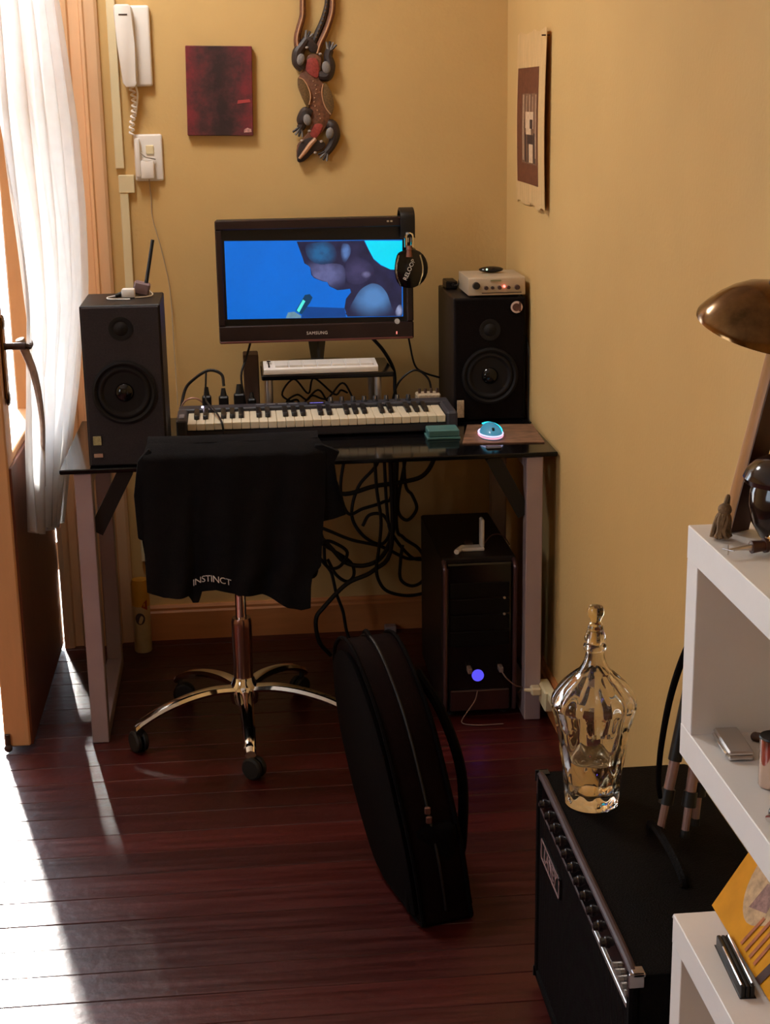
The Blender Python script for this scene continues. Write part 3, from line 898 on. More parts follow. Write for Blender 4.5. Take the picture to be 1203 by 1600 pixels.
# ------------------------------------------------------------------ mouse and mat
tag(MB().add([Vector(p) for p in ((1.040, 0.118, 0.7502), (1.258, 0.100, 0.7502), (1.270, 0.330, 0.7502), (1.088, 0.350, 0.7502), (1.040, 0.118, 0.7535), (1.258, 0.100, 0.7535), (1.270, 0.330, 0.7535), (1.088, 0.350, 0.7535))],
             [(3, 2, 1, 0), (4, 5, 6, 7), (0, 1, 5, 4), (1, 2, 6, 5), (2, 3, 7, 6), (3, 0, 4, 7)]).build('mouse_mat', mat('brown_picture_mat', (0.20, 0.105, 0.060), 0.6, var=0.55, scale=(22, 40, 20))), 'brown patterned mouse mat at the right front of the desk', 'mat')
ms = thing('mouse', 'computer mouse glowing cyan and pink on the brown mat', 'mouse', (1.128, 0.19, 0.7535))
b = bmesh.new()
bmesh.ops.create_uvsphere(b, u_segments=28, v_segments=16, radius=1)
for v in b.verts:
    x, y, z = v.co
    z = max(z, -0.05)
    v.co = Vector((1.128 + x * 0.031 * (1 - 0.12 * y), 0.19 + y * 0.058, 0.757 + z * 0.034))
m_ = MB()
m_.merge(b)
ms_body = m_.build('shell', mat('pearl_shell', (0.10, 0.14, 0.17), 0.22, var=0.1, emit=(0.0, 0.22, 0.36), estr=0.8), ms)
MB().tube([(1.128 + 0.0315 * math.cos(a), 0.19 + 0.0585 * math.sin(a), 0.7590) for a in [2 * PI * k / 24 for k in range(24)]], 0.0026, n=6, smooth=2, closed=True).build('lower_glow', emit_mat('pink_glow', (0.95, 0.42, 0.55), 1.1), ms)
MB().tube([(1.128 + 0.0325 * math.cos(a), 0.19 + 0.0595 * math.sin(a), 0.7648) for a in [2 * PI * k / 24 for k in range(24)]], 0.0018, n=6, smooth=2, closed=True).build('middle_glow', emit_mat('violet_white_glow', (0.72, 0.66, 1.0), 1.4), ms)
MB().tube([(1.112, 0.235, 0.7800), (1.128, 0.238, 0.7815), (1.146, 0.230, 0.778), (1.155, 0.205, 0.774), (1.156, 0.178, 0.770), (1.150, 0.158, 0.768)], [0.0022, 0.0032, 0.0036, 0.0036, 0.003, 0.002], n=6).build('cyan_ring', emit_mat('cyan_glow', (0.02, 0.75, 0.95), 1.6), ms)
MB().cyl((1.125, 0.150, 0.7795), (1.131, 0.150, 0.7795), 0.006, n=14).build('wheel', M_RUBBER, ms)
tag(MB().box(1.095, 1.135, 0.050, 0.075, 0.7502, 0.7545, bev=0.002).build('lighter_case', mat('dull_pewter', (0.12, 0.10, 0.10), 0.4, metal=0.5, var=0.2)), 'small dull flat trinket at the front edge of the desk near the mouse', 'trinket')

# ------------------------------------------------------------------ interface on the right speaker
ai = thing('audio_interface', 'silver audio interface with knobs and red light on the right speaker', 'interface', (1.182, 0.50, 1.10))
MB().prism([(0.414, 1.106), (0.420, 1.152), (0.424, 1.155), (0.600, 1.155), (0.600, 1.106)], lambda p: Vector((1.102, p[0], p[1])), lambda p: Vector((1.263, p[0], p[1]))).build('case', mat('champagne_metal', (0.52, 0.43, 0.32), 0.4, metal=0.3, var=0.06), ai, bevel=0.0015)
for x in (1.115, 1.25):
    for y in (0.43, 0.58):
        MB().cyl((x, y, 1.10), (x, y, 1.107), 0.007).build('rubber_foot', M_RUBBER, ai)
MB().cyl((1.124, 0.418, 1.133), (1.124, 0.403, 1.134), 0.0105, 0.0095, n=24).build('volume_knob', M_BLACK, ai)
for x, rr in ((1.152, 0.0062), (1.170, 0.0048), (1.190, 0.0058), (1.215, 0.0055), (1.240, 0.0075)):
    MB().cyl((x, 0.418, 1.1265), (x, 0.406, 1.127), rr, rr * 0.85, n=18).build('knob', mat('dark_red_knob', (0.06, 0.03, 0.028), 0.4, var=0.1), ai)
MB().ball((1.203, 0.4135, 1.130), 0.0036).build('led', emit_mat('red_glow', (1.0, 0.10, 0.08), 7.0), ai)
MB().box(1.165, 1.195, 0.4165, 0.420, 1.144, 1.148).build('badge', mat('olive_print', (0.25, 0.24, 0.12), 0.5, var=0.3), ai)
MB().box(1.140, 1.252, 0.413, 0.4165, 1.1115, 1.1135).build('seam', M_DKPRINT, ai)
ph = thing('remote_control', 'small black oval gadget on top of the silver interface', 'gadget', (1.18, 0.53, 1.155))
m_ = MB().ball((1.185, 0.53, 1.165), (0.036, 0.020, 0.009), 24, 10)
m_.build('body', M_GLOSS, ph)
MB().ball((1.170, 0.5125, 1.167), 0.003).build('indicator', emit_mat('pale_green_led', (0.6, 0.9, 0.6), 1.5), ph)
bx = thing('power_adapter', 'black block power adapter on the right speaker left of the interface', 'adapter', (1.10, 0.66, 1.10))
MB().box(1.068, 1.102, 0.62, 0.70, 1.1003, 1.124, bev=0.003).build('body', M_BLACK, bx)
MB().cyl((1.088, 0.62, 1.113), (1.088, 0.600, 1.113), 0.005).tube([(1.088, 0.602, 1.113), (1.092, 0.588, 1.115), (1.098, 0.585, 1.118), (1.104, 0.604, 1.13)], 0.0022).build('lead', M_CORD, bx)

# ------------------------------------------------------------------ clutter behind the keyboard
strip = thing('power_strip', 'grey power strip with black plugs on the desk left of the riser', 'power strip', (0.42, 0.53, 0.75))
MB().box(0.335, 0.510, 0.50, 0.555, 0.7505, 0.792, bev=0.005).build('body', mat('grey_mauve_plastic', (0.16, 0.12, 0.13), 0.5, var=0.1), strip)
for k, (x, hgt, rr) in enumerate(((0.362, 0.06, 0.013), (0.410, 0.055, 0.014), (0.455, 0.065, 0.016), (0.490, 0.04, 0.012))):
    MB().box(x - rr, x + rr, 0.513, 0.542, 0.792, 0.792 + hgt * 0.6, bev=0.004).cyl((x, 0.5275, 0.792 + hgt * 0.58), (x, 0.53, 0.792 + hgt), rr * 0.7, rr * 0.4).build('plug', M_BLACK, strip)
MB().box(0.340, 0.356, 0.51, 0.53, 0.792, 0.800, bev=0.002).build('switch', emit_mat('pale_switch', (0.45, 0.42, 0.38), 0.0, base=(0.5, 0.48, 0.45)), strip)
rg = thing('cable_ring', 'small coil of copper coloured wire at the left end of the keyboard', 'wire coil', (0.322, 0.52, 0.75))
for k in range(3):
    MB().tube([(0.322 + 0.034 * math.cos(a), 0.52 + 0.004 * k, 0.788 + 0.034 * math.sin(a)) for a in [2 * PI * q / 14 for q in range(14)]], 0.0022, n=6, smooth=3, closed=True).build('loop', mat('copper_wire', (0.30, 0.15, 0.10), 0.45, metal=0.3, var=0.1), rg)
wb = MB().box(0.965, 1.035, 0.50, 0.55, 0.7505, 0.815, bev=0.004)
wbx = thing('mixer_box', 'small tan box of switches behind the right end of the keyboard', 'box', (1.0, 0.525, 0.75))
wb.build('body', M_TAN, wbx)
for k in range(4):
    MB().cyl((0.975 + 0.017 * k, 0.52, 0.814), (0.975 + 0.017 * k, 0.52, 0.828), 0.004).build('switch', M_BROWN, wbx)


def cord(label, pts, r=0.0032, m=None, name='cable', group=None, n=7):
    return tag(MB().tube(pts, r, n=n).build(name, m or M_CORD), label, 'cable', group)


cord('black cable arching over the power strip left of the riser', [(0.285, 0.50, 0.757), (0.287, 0.52, 0.79), (0.300, 0.55, 0.840), (0.322, 0.55, 0.868), (0.369, 0.55, 0.896), (0.406, 0.545, 0.885), (0.412, 0.531, 0.853)], 0.0045)
cord('black cable hanging across the left keys of the keyboard', [(0.364, 0.495, 0.90), (0.362, 0.487, 0.872), (0.360, 0.480, 0.83), (0.366, 0.44, 0.822), (0.385, 0.36, 0.818), (0.398, 0.29, 0.812), (0.406, 0.255, 0.800), (0.410, 0.250, 0.765)], 0.0028)
cord('black cable from the monitor down to the power strip', [(0.500, 0.655, 0.975), (0.480, 0.61, 0.92), (0.463, 0.585, 0.872), (0.470, 0.575, 0.80), (0.480, 0.58, 0.7535)], 0.0034)
cord('thick black cable curving from the right of the monitor base to the desk', [(0.838, 0.65, 0.975), (0.885, 0.655, 0.92), (0.915, 0.66, 0.86), (0.918, 0.66, 0.80), (0.92, 0.64, 0.754)], 0.0055)
cord('black cable falling behind the monitor toward the right speaker', [(0.958, 0.68, 0.985), (0.968, 0.70, 0.935), (0.983, 0.70, 0.867), (1.010, 0.70, 0.843), (1.058, 0.70, 0.826)], 0.0030)
cord('black cable looping on the desk beside the right speaker', [(0.905, 0.60, 0.754), (0.906, 0.60, 0.79), (0.927, 0.60, 0.839), (0.971, 0.60, 0.869), (1.009, 0.60, 0.845), (1.020, 0.60, 0.803), (1.022, 0.59, 0.754)], 0.0032)
cord('thin black cable down the wall side of the right speaker', [(1.2705, 0.60, 0.98), (1.2710, 0.46, 0.985), (1.2715, 0.405, 0.95), (1.2715, 0.395, 0.88), (1.2710, 0.395, 0.80), (1.2700, 0.385, 0.757), (1.2690, 0.345, 0.7535)], 0.0020)
for k in range(4):
    pts = [(0.57 + 0.02 * k, 0.56 + 0.03 * k, 0.766)]
    for q in range(7):
        pts.append((0.58 + 0.035 * q + R.uniform(-0.02, 0.02), 0.53 + 0.03 * k + R.uniform(-0.015, 0.02), 0.770 + 0.011 * k + abs(R.uniform(0, 0.05)) * (q % 2)))
    cord(('dark cable heaped under the riser, foremost of the heap behind the keyboard', 'dark cable heaped under the riser, second from the keyboard', 'dark cable heaped under the riser, third from the keyboard', 'dark cable heaped under the riser, rearmost of the heap')[k], pts, 0.003, name='cable', group='cables heaped under the riser')

# ------------------------------------------------------------------ cables hanging under the desk
hang = [
    [(0.84, 0.52, 0.70), (0.845, 0.52, 0.542), (0.857, 0.52, 0.439), (0.849, 0.52, 0.35), (0.841, 0.52, 0.294), (0.847, 0.52, 0.252), (0.873, 0.52, 0.216), (0.934, 0.52, 0.199), (0.995, 0.53, 0.203)],
    [(1.02, 0.54, 0.70), (1.02, 0.54, 0.62), (0.987, 0.54, 0.565), (0.927, 0.54, 0.547), (0.84, 0.54, 0.537), (0.754, 0.54, 0.517), (0.68, 0.54, 0.54)],
    [(0.93, 0.56, 0.67), (0.935, 0.56, 0.535), (0.955, 0.56, 0.5), (0.968, 0.56, 0.458), (0.941, 0.56, 0.424), (0.914, 0.56, 0.446), (0.915, 0.565, 0.501), (0.936, 0.57, 0.606), (0.94, 0.57, 0.67)],
    [(0.912, 0.58, 0.67), (0.903, 0.58, 0.455), (0.895, 0.58, 0.372), (0.86, 0.58, 0.303), (0.806, 0.58, 0.281), (0.752, 0.58, 0.294), (0.713, 0.58, 0.338), (0.66, 0.58, 0.40)],
    [(0.78, 0.6, 0.70), (0.745, 0.6, 0.532), (0.764, 0.6, 0.442), (0.811, 0.6, 0.454), (0.872, 0.6, 0.472), (0.898, 0.6, 0.50), (0.911, 0.6, 0.70)],
    [(0.88, 0.62, 0.72), (0.862, 0.62, 0.595), (0.8, 0.62, 0.518), (0.778, 0.62, 0.429), (0.811, 0.62, 0.364), (0.865, 0.62, 0.334), (0.893, 0.62, 0.375), (0.873, 0.622, 0.425), (0.832, 0.624, 0.427), (0.811, 0.63, 0.392)],
    [(0.66, 0.64, 0.40), (0.711, 0.64, 0.377), (0.778, 0.64, 0.346), (0.867, 0.64, 0.321), (0.942, 0.64, 0.281), (0.99, 0.66, 0.272)],
    [(0.66, 0.66, 0.45), (0.691, 0.66, 0.344), (0.696, 0.66, 0.272), (0.715, 0.66, 0.235), (0.728, 0.66, 0.17), (0.747, 0.66, 0.111), (0.756, 0.66, 0.05), (0.77, 0.65, 0.006)],
    [(0.886, 0.53, 0.70), (0.889, 0.53, 0.362), (0.834, 0.53, 0.281), (0.753, 0.53, 0.243), (0.685, 0.53, 0.176), (0.657, 0.53, 0.135), (0.665, 0.54, 0.06), (0.70, 0.56, 0.006)],
    [(0.914, 0.545, 0.70), (0.905, 0.545, 0.425), (0.925, 0.545, 0.375), (0.971, 0.545, 0.338), (0.990, 0.548, 0.295), (0.985, 0.548, 0.239), (0.95, 0.55, 0.22), (0.916, 0.55, 0.243), (0.917, 0.555, 0.299), (0.924, 0.56, 0.347)],
    [(0.660, 0.57, 0.34), (0.692, 0.57, 0.366), (0.725, 0.57, 0.357), (0.758, 0.57, 0.328), (0.737, 0.57, 0.287), (0.703, 0.572, 0.281), (0.67, 0.575, 0.32)],
    [(0.66, 0.59, 0.37), (0.693, 0.59, 0.346), (0.766, 0.59, 0.294), (0.778, 0.59, 0.251), (0.757, 0.59, 0.23), (0.724, 0.592, 0.253), (0.700, 0.60, 0.30)],
    [(0.875, 0.61, 0.70), (0.885, 0.61, 0.43), (0.904, 0.61, 0.359), (0.96, 0.66, 0.278), (0.999, 0.67, 0.263)],
]
hang_labels = ['black cable hanging from the desk in a long curve to the computer side', 'thick black cable sweeping left close beneath the desk top', 'black cable in a narrow drop shaped loop near the top of the tangle',
               'thick black cable bending from the desk down left behind the shirt', 'black cable making a shallow arch at the upper left of the tangle', 'black cable curled into a round coil in the middle of the tangle',
               'black cable sagging gently across the tangle toward the computer', 'black cable running from behind the shirt down to the floor', 'thick black cable sweeping left in a big bow down to the floor',
               'black cable ending in a tall loop against the computer side', 'black cable curled into a small loop beside the shirt', 'black cable curled into a loop below the one beside the shirt', 'black cable dropping from the desk to the rear of the computer']
for k, pts in enumerate(hang):
    cord(hang_labels[k], pts, 0.0068 if k in (1, 3, 8) else 0.0052, name='hanging_cable', group='cables tangled under the desk')
tag(MB().box(0.885, 0.922, 0.745, 0.778, 0.0, 0.022, bev=0.003).build('plug_block', mat('pale_mauve_plastic', (0.35, 0.26, 0.26), 0.5, var=0.1)), 'small pale plug block on the floor against the back baseboard', 'plug')

# ------------------------------------------------------------------ computer tower
pc = thing('computer_tower', 'black computer tower with a round blue power light under the desk', 'computer', (1.075, 0.27, 0))
PX0, PX1, PY0, PY1, PZ = 0.974, 1.176, 0.030, 0.510, 0.452
MB().box(PX0, PX1, PY0 + 0.03, PY1, 0.012, PZ, bev=0.004).build('case', M_CAB, pc)
MB().box(PX0 + 0.012, PX1 - 0.012, PY0 + 0.014, PY0 + 0.03, 0.015, PZ - 0.012, bev=0.004).build('front_panel', M_GLOSS, pc)
for x in (PX0 + 0.006, PX1 - 0.006):
    MB().tube([(x, PY0 + 0.016, 0.02), (x, PY0 + 0.008, 0.10), (x, PY0 + 0.006, 0.40), (x, PY0 + 0.012, 0.43), (x, PY0 + 0.03, 0.445)], 0.006, n=8).build('side_rail', mat('dark_red_rail', (0.10, 0.045, 0.045), 0.28, metal=0.4, var=0.1), pc)
for k in range(4):
    MB().box(PX0 + 0.020, PX1 - 0.020, PY0 + 0.010, PY0 + 0.016, 0.345 - 0.046 * k, 0.387 - 0.046 * k, bev=0.002).build('drive_bay', mat('satin_black', (0.004, 0.003, 0.003), 0.5, var=0.1, spec=0.15), pc)
MB().box(PX0 + 0.020, PX1 - 0.020, PY0 + 0.004, PY0 + 0.016, 0.022, 0.082, bev=0.003).build('lower_flap', mat('dark_red_panel', (0.035, 0.012, 0.012), 0.35, var=0.15), pc)
for z in (0.342, 0.296):
    MB().cyl((1.142, PY0 + 0.009, z), (1.142, PY0 + 0.014, z), 0.0035).build('eject_button', M_SILVER, pc)
pb = MB().lathe([(0.0105, 0), (0.0165, 0), (0.0165, 0.004), (0.0105, 0.004)], (1.070, PY0 + 0.014, 0.122), 32, Vector((0, -1, 0))).build('power_ring', emit_mat('blue_violet_glow', (0.11, 0.09, 0.95), 1.0), pc)
MB().lathe([(0.0, 0.0), (0.0105, 0.0), (0.0105, 0.003), (0, 0.003)], (1.070, PY0 + 0.014, 0.122), 24, Vector((0, -1, 0))).build('power_button', emit_mat('deep_blue_glow', (0.010, 0.006, 0.20), 1.0), pc)
for x in (1.045, 1.130):
    MB().box(x - 0.006, x + 0.006, PY0 - 0.016, PY0 + 0.014, 0.137, 0.152, bev=0.002).build('usb_plug', mat('grey_brown_plug', (0.22, 0.15, 0.13), 0.5, var=0.1), pc)
for x in (1.0, 1.15):
    for y in (0.08, 0.46):
        MB().cyl((x, y, 0), (x, y, 0.013), 0.012).build('foot', M_RUBBER, pc)
cord('thin pale lead from the computer front down past its side', [(1.130, 0.008, 0.143), (1.140, -0.01, 0.130), (1.165, 0.0, 0.105), (1.19, 0.03, 0.085), (1.186, 0.06, 0.06)], 0.0018, m=mat('pale_brown_lead', (0.22, 0.13, 0.10), 0.6, var=0.1))
cord('thin lead hanging from the computer front to the floor', [(1.066, 0.022, 0.085), (1.058, 0.015, 0.06), (1.035, 0.008, 0.03), (1.020, 0.0, 0.004), (1.06, -0.02, 0.003), (1.13, -0.02, 0.003)], 0.0016, m=mat('pale_brown_lead', (0.22, 0.13, 0.10)))
dg_ = thing('usb_dongle_stand', 'white bent wireless dongle stand on top of the computer tower', 'dongle', (1.075, 0.13, PZ))
MB().tube([(1.020, 0.095, PZ + 0.007), (1.030, 0.115, PZ + 0.007), (1.042, 0.132, PZ + 0.007)], [0.0075, 0.0075, 0.0085], n=8).build('plug', M_WHITE, dg_)
MB().box(1.038, 1.100, 0.115, 0.150, PZ + 0.0005, PZ + 0.010, bev=0.002).build('base', M_WHITE, dg_)
MB().box(1.090, 1.100, 0.117, 0.150, PZ + 0.009, PZ + 0.088, bev=0.003).build('antenna', M_WHITE, dg_)
MB().box(1.055, 1.075, 0.155, 0.185, PZ + 0.0005, PZ + 0.012, bev=0.002).build('receiver', M_BROWN, dg_)
cord('thin cable running from the dongle stand behind the desk leg', [(1.10, 0.14, PZ + 0.012), (1.125, 0.16, PZ + 0.03), (1.15, 0.17, PZ + 0.03), (1.17, 0.18, PZ + 0.012), (1.183, 0.20, PZ - 0.01)], 0.0018, m=mat('dark_red_lead', (0.10, 0.045, 0.04), 0.5, var=0.1))

# socket low on the right wall
so = thing('wall_socket', 'cream socket box with conduit low on the right wall', 'socket', (1.25, 0.0, 0.09))
MB().box(1.232, XR - 0.016, -0.072, 0.03, 0.052, 0.108, bev=0.004).build('box', M_CREAM, so)
MB().box(1.240, XR - 0.016, -0.55, -0.072, 0.085, 0.110, bev=0.003).build('conduit', M_CREAM, so)
MB().box(1.205, 1.232, -0.03, 0.002, 0.082, 0.104, bev=0.004).cyl((1.207, -0.014, 0.093), (1.188, -0.010, 0.094), 0.006, 0.004).build('plug', mat('ivory_plug', (0.75, 0.62, 0.42), 0.4, var=0.05), so)

# ------------------------------------------------------------------ spray can
sp = thing('spray_can', 'yellow topped spray can on the floor by the back baseboard', 'can', (0.128, 0.70, 0))
MB().lathe([(0.0, 0.0), (0.025, 0.0), (0.027, 0.004), (0.027, 0.150), (0.0265, 0.153)], (0.128, 0.70, 0), 32).build('body', mat('cream_can', (0.62, 0.50, 0.30), 0.35, var=0.12, scale=(40, 40, 40)), sp)
MB().lathe([(0.0275, 0.150), (0.0275, 0.222), (0.024, 0.232), (0, 0.233)], (0.128, 0.70, 0), 32).build('cap', M_YELLOW, sp)
MB().add([Vector((0.128 + 0.0282 * math.sin(a) , 0.70 - 0.0282 * math.cos(a), 0.112 + zz)) for a, zz in [(-0.12 + 0.55 * math.cos(q), 0.019 * math.sin(q)) for q in [2 * PI * k / 20 for k in range(20)]]], [tuple(range(20))]).build('label_mark', mat('dark_oval_print', (0.055, 0.035, 0.05), 0.4, var=0.5, scale=(150, 150, 150)), sp)
MB().add([Vector((0.128 + 0.0288 * math.sin(a), 0.70 - 0.0288 * math.cos(a), 0.150 + zz)) for a, zz in ((0.1, 0.0), (0.75, -0.012), (0.75, 0.022), (0.35, 0.014))], [(0, 1, 2, 3)]).build('red_flash', mat('red_print', (0.42, 0.06, 0.02), 0.4, var=0.1), sp)

# ------------------------------------------------------------------ swivel chair
HX, HY = 0.436, 0.030
ch = thing('swivel_chair', 'swivel chair with a five armed chrome base before the desk', 'chair', (HX, HY, 0))
MB().lathe([(0.036, 0.088), (0.038, 0.10), (0.038, 0.135), (0.030, 0.15), (0.028, 0.16)], (HX, HY, 0), 28).build('hub', M_CHROME, ch)
MB().lathe([(0.026, 0.15), (0.027, 0.30), (0.027, 0.315), (0.024, 0.325)], (HX, HY, 0), 28).build('outer_column', mat('bronzed_column', (0.30, 0.16, 0.13), 0.22, metal=0.9, var=0.1), ch)
MB().cyl((HX, HY, 0.32), (HX, HY, 0.44), 0.0145, n=24).build('gas_lift', M_CHROME, ch)
for k in range(5):
    a = math.radians(272 + 72 * k)
    d = Vector((math.cos(a), math.sin(a), 0))
    nrm = Vector((-d.y, d.x, 0))
    arc = [(0.030, 0.128), (0.09, 0.132), (0.16, 0.124), (0.23, 0.105), (0.285, 0.080), (0.305, 0.066)]
    P = catmull([Vector((q[0], 0, q[1])) for q in arc], 4)
    V, F = [], []
    for i, p in enumerate(P):
        t = i / (len(P) - 1)
        wd = 0.021 + (0.014 - 0.021) * t
        c = Vector((HX, HY, 0)) + d * p.x + Vector((0, 0, p.z))
        for q in range(8):
            e = 2 * PI * q / 8
            V.append(c + nrm * wd * math.cos(e) + Vector((0, 0, 1)) * 0.0115 * math.sin(e))
    for i in range(len(P) - 1):
        for q in range(8):
            F.append((i * 8 + q, i * 8 + (q + 1) % 8, (i + 1) * 8 + (q + 1) % 8, (i + 1) * 8 + q))
    F += [tuple(range(7, -1, -1)), tuple(range(len(V) - 8, len(V)))]
    arm = MB().add(V, F).build('base_arm', M_CHROME, ch)
    cpos = Vector((HX, HY, 0)) + d * 0.292
    cb = MB().cyl(cpos + Vector((0, 0, 0.045)), cpos + Vector((0, 0, 0.078)), 0.007)
    tdir = Vector((math.cos(a + 0.9 + k), math.sin(a + 0.9 + k), 0))
    ax = Vector((-tdir.y, tdir.x, 0))
    cc = cpos + tdir * 0.010 + Vector((0, 0, 0.029))
    for sgn in (-1, 1):
        cb.lathe([(0.0, 0.0), (0.026, 0.0), (0.029, 0.003), (0.029, 0.011), (0.024, 0.015), (0.0, 0.016)], cc + ax * 0.003 * sgn, 22, ax * sgn)
    cb.cyl(cc - ax * 0.012, cc + ax * 0.012, 0.008)
    cb.build('caster', M_RUBBER, arm)
MB().box(HX - 0.22, HX + 0.20, -0.14, 0.22, 0.470, 0.535, bev=0.02, seg=3).build('seat', M_NYLON, ch)
MB().box(HX - 0.08, HX + 0.08, -0.06, 0.12, 0.432, 0.471, bev=0.005).build('mechanism', M_BLACK, ch)
MB().tube([(HX, -0.05, 0.45), (HX, -0.16, 0.46), (HX, -0.205, 0.52), (HX, -0.215, 0.62)], 0.014, n=10).build('back_stem', M_BLACK, ch)
bpts = [(HX - 0.195, 0.56), (HX + 0.17, 0.56), (HX + 0.185, 0.70), (HX + 0.16, 0.81), (HX + 0.05, 0.831), (HX - 0.09, 0.831), (HX - 0.19, 0.815), (HX - 0.215, 0.70)]
bpts = [(p.x, p.y) for p in catmull([(a, b, 0) for a, b in bpts], 4, True)]
MB().prism(bpts, lambda p: Vector((p[0], -0.235 + 0.25 * (p[0] - HX) ** 2, p[1])), lambda p: Vector((p[0], -0.195 + 0.25 * (p[0] - HX) ** 2, p[1]))).build('backrest', M_NYLON, ch)

# ------------------------------------------------------------------ shirt over the chair back
sh = thing('t_shirt', 'black printed t-shirt draped over the back of the swivel chair', 'shirt', (0.42, -0.27, 0.45))
left = [(0.856, 0.232), (0.835, 0.222), (0.80, 0.218), (0.70, 0.214), (0.60, 0.213), (0.50, 0.214), (0.42, 0.216)]
right = [(0.856, 0.640), (0.835, 0.655), (0.80, 0.655), (0.70, 0.650), (0.655, 0.645), (0.60, 0.640), (0.545, 0.636), (0.527, 0.615), (0.50, 0.610), (0.42, 0.606)]
hem = [(0.0, 0.498), (0.10, 0.483), (0.20, 0.486), (0.255, 0.490), (0.27, 0.468), (0.315, 0.468), (0.33, 0.494), (0.42, 0.501), (0.50, 0.492), (0.60, 0.486), (0.70, 0.482), (0.78, 0.466), (0.86, 0.447), (0.94, 0.440), (1.0, 0.446)]


def lerp_tab(tab, s):
    for (a, va), (b_, vb) in zip(tab[:-1], tab[1:]):
        if a <= s <= b_:
            return va + (vb - va) * (s - a) / (b_ - a)
    return tab[-1][1]


def shirt_y(x, z, s):
    low = max(0.0, (0.80 - z) / 0.35)
    y = -0.262 + 0.25 * (x - 0.43) ** 2 - 0.012 * low
    y += (0.010 * math.sin(s * 17 + z * 3) + 0.007 * math.sin(s * 31 - z * 6 + 1) + 0.010 * math.exp(-((s - 0.27 - 0.05 * (z - 0.5)) / 0.02) ** 2)) * (0.25 + 0.75 * min(1, low))
    if z > 0.831:
        y += (z - 0.831) * 1.6
    return y


NI, NJ = 40, 84
V, F = [], []
for side in (0, 1):
    for i in range(NI + 1):
        for j in range(NJ + 1):
            s = j / NJ
            z = 0.856 + (lerp_tab(hem, s) - 0.856) * (i / NI)
            xl, xr = interp(left, z), interp(right, z)
            x = xl + (xr - xl) * s
            y = shirt_y(x, z, s)
            V.append(Vector((x, y + (0.003 if side else 0), z)))
W_ = NJ + 1
for i in range(NI):
    for j in range(NJ):
        a = i * W_ + j
        F.append((a, a + 1, a + W_ + 1, a + W_))
        b0 = (NI + 1) * W_ + a
        F.append((b0, b0 + W_, b0 + W_ + 1, b0 + 1))
o2 = (NI + 1) * W_
for i in range(NI):
    F.append((i * W_, (i + 1) * W_, o2 + (i + 1) * W_, o2 + i * W_))
    F.append((i * W_ + NJ, o2 + i * W_ + NJ, o2 + (i + 1) * W_ + NJ, (i + 1) * W_ + NJ))
for j in range(NJ):
    F.append((NI * W_ + j, NI * W_ + j + 1, o2 + NI * W_ + j + 1, o2 + NI * W_ + j))
    F.append((j, o2 + j, o2 + j + 1, j + 1))
MB().add(V, F).build('front_cloth', M_SHIRT, sh, ang=70)
V, F = [], []
for i in range(13):
    for j in range(31):
        s = j / 30
        q = i / 12
        x = 0.232 + (0.640 - 0.232) * s
        if q < 0.35:
            y = -0.222 + 0.062 * q / 0.35
            z = 0.856 + 0.010 * math.sin(PI * q / 0.35)
        else:
            y = -0.160 + 0.006 * math.sin(s * 20)
            z = 0.856 - (q - 0.35) / 0.65 * 0.26
        V.append(Vector((x, y + 0.25 * (x - 0.43) ** 2, z)))
for i in range(12):
    for j in range(30):
        a = i * 31 + j
        F.append((a, a + 1, a + 32, a + 31))
MB().add(V, F).build('back_cloth', M_SHIRT, sh, ang=70)
sl = [(0.648, 0.845), (0.690, 0.825), (0.676, 0.800), (0.680, 0.760), (0.697, 0.700), (0.703, 0.668), (0.672, 0.658), (0.640, 0.652), (0.625, 0.66), (0.625, 0.80), (0.630, 0.845)]
MB().prism(sl, lambda p: Vector((p[0], -0.252 + 0.012 * math.sin(p[1] * 40), p[1])), lambda p: Vector((p[0], -0.225 + 0.010 * math.sin(p[1] * 40 + 1), p[1]))).build('sleeve', M_SHIRT, sh, bevel=0.004)
sl2 = [(0.236, 0.850), (0.208, 0.82), (0.196, 0.74), (0.199, 0.63), (0.222, 0.62), (0.240, 0.70), (0.245, 0.84)]
MB().prism(sl2, lambda p: Vector((p[0], -0.248 + 0.008 * math.sin(p[1] * 40), p[1])), lambda p: Vector((p[0], -0.225, p[1]))).build('sleeve', M_SHIRT, sh, bevel=0.004)
tx = text_mesh('lettering', 'INSTINCT', 0.0225, M_PRINT, sh, facing((0.371, 0, 0.528), (1, 0, 0), (0, 0, 1)), depth=0.0002, arc=5.0, spacing=0.92)
for v in tx.data.vertices:
    x, z = v.co.x + sh.location.x, v.co.z + sh.location.z
    xl, xr = interp(left, z), interp(right, z)
    v.co.y += shirt_y(x, z, (x - xl) / (xr - xl)) - 0.0012

# ------------------------------------------------------------------ black padded bag on the floor
bag = thing('padded_bag', 'black round topped padded bag standing on the red floor in the foreground', 'bag', (0.76, -0.86, 0))
BT = Vector((-0.25, 0.968, 0))          # along the face
BN = Vector((0.968, 0.25, 0))           # through the thickness
BO = Vector((0.745, -0.87, 0))
outl = [(-0.15, 0.0), (0.05, 0.0), (0.13, 0.065), (0.19, 0.20), (0.21, 0.335), (0.175, 0.47), (0.085, 0.53), (0.0, 0.51), (-0.09, 0.415), (-0.14, 0.28), (-0.17, 0.145), (-0.17, 0.035)]
outl = [(p.x, max(p.y, 0.0)) for p in catmull([(a, b, 0) for a, b in outl], 4, True)]


def bagp(a, b, c):
    return BO + BT * (a + 0.12 * b) + BN * (c - 0.10 * b) + Vector((0, 0, b))


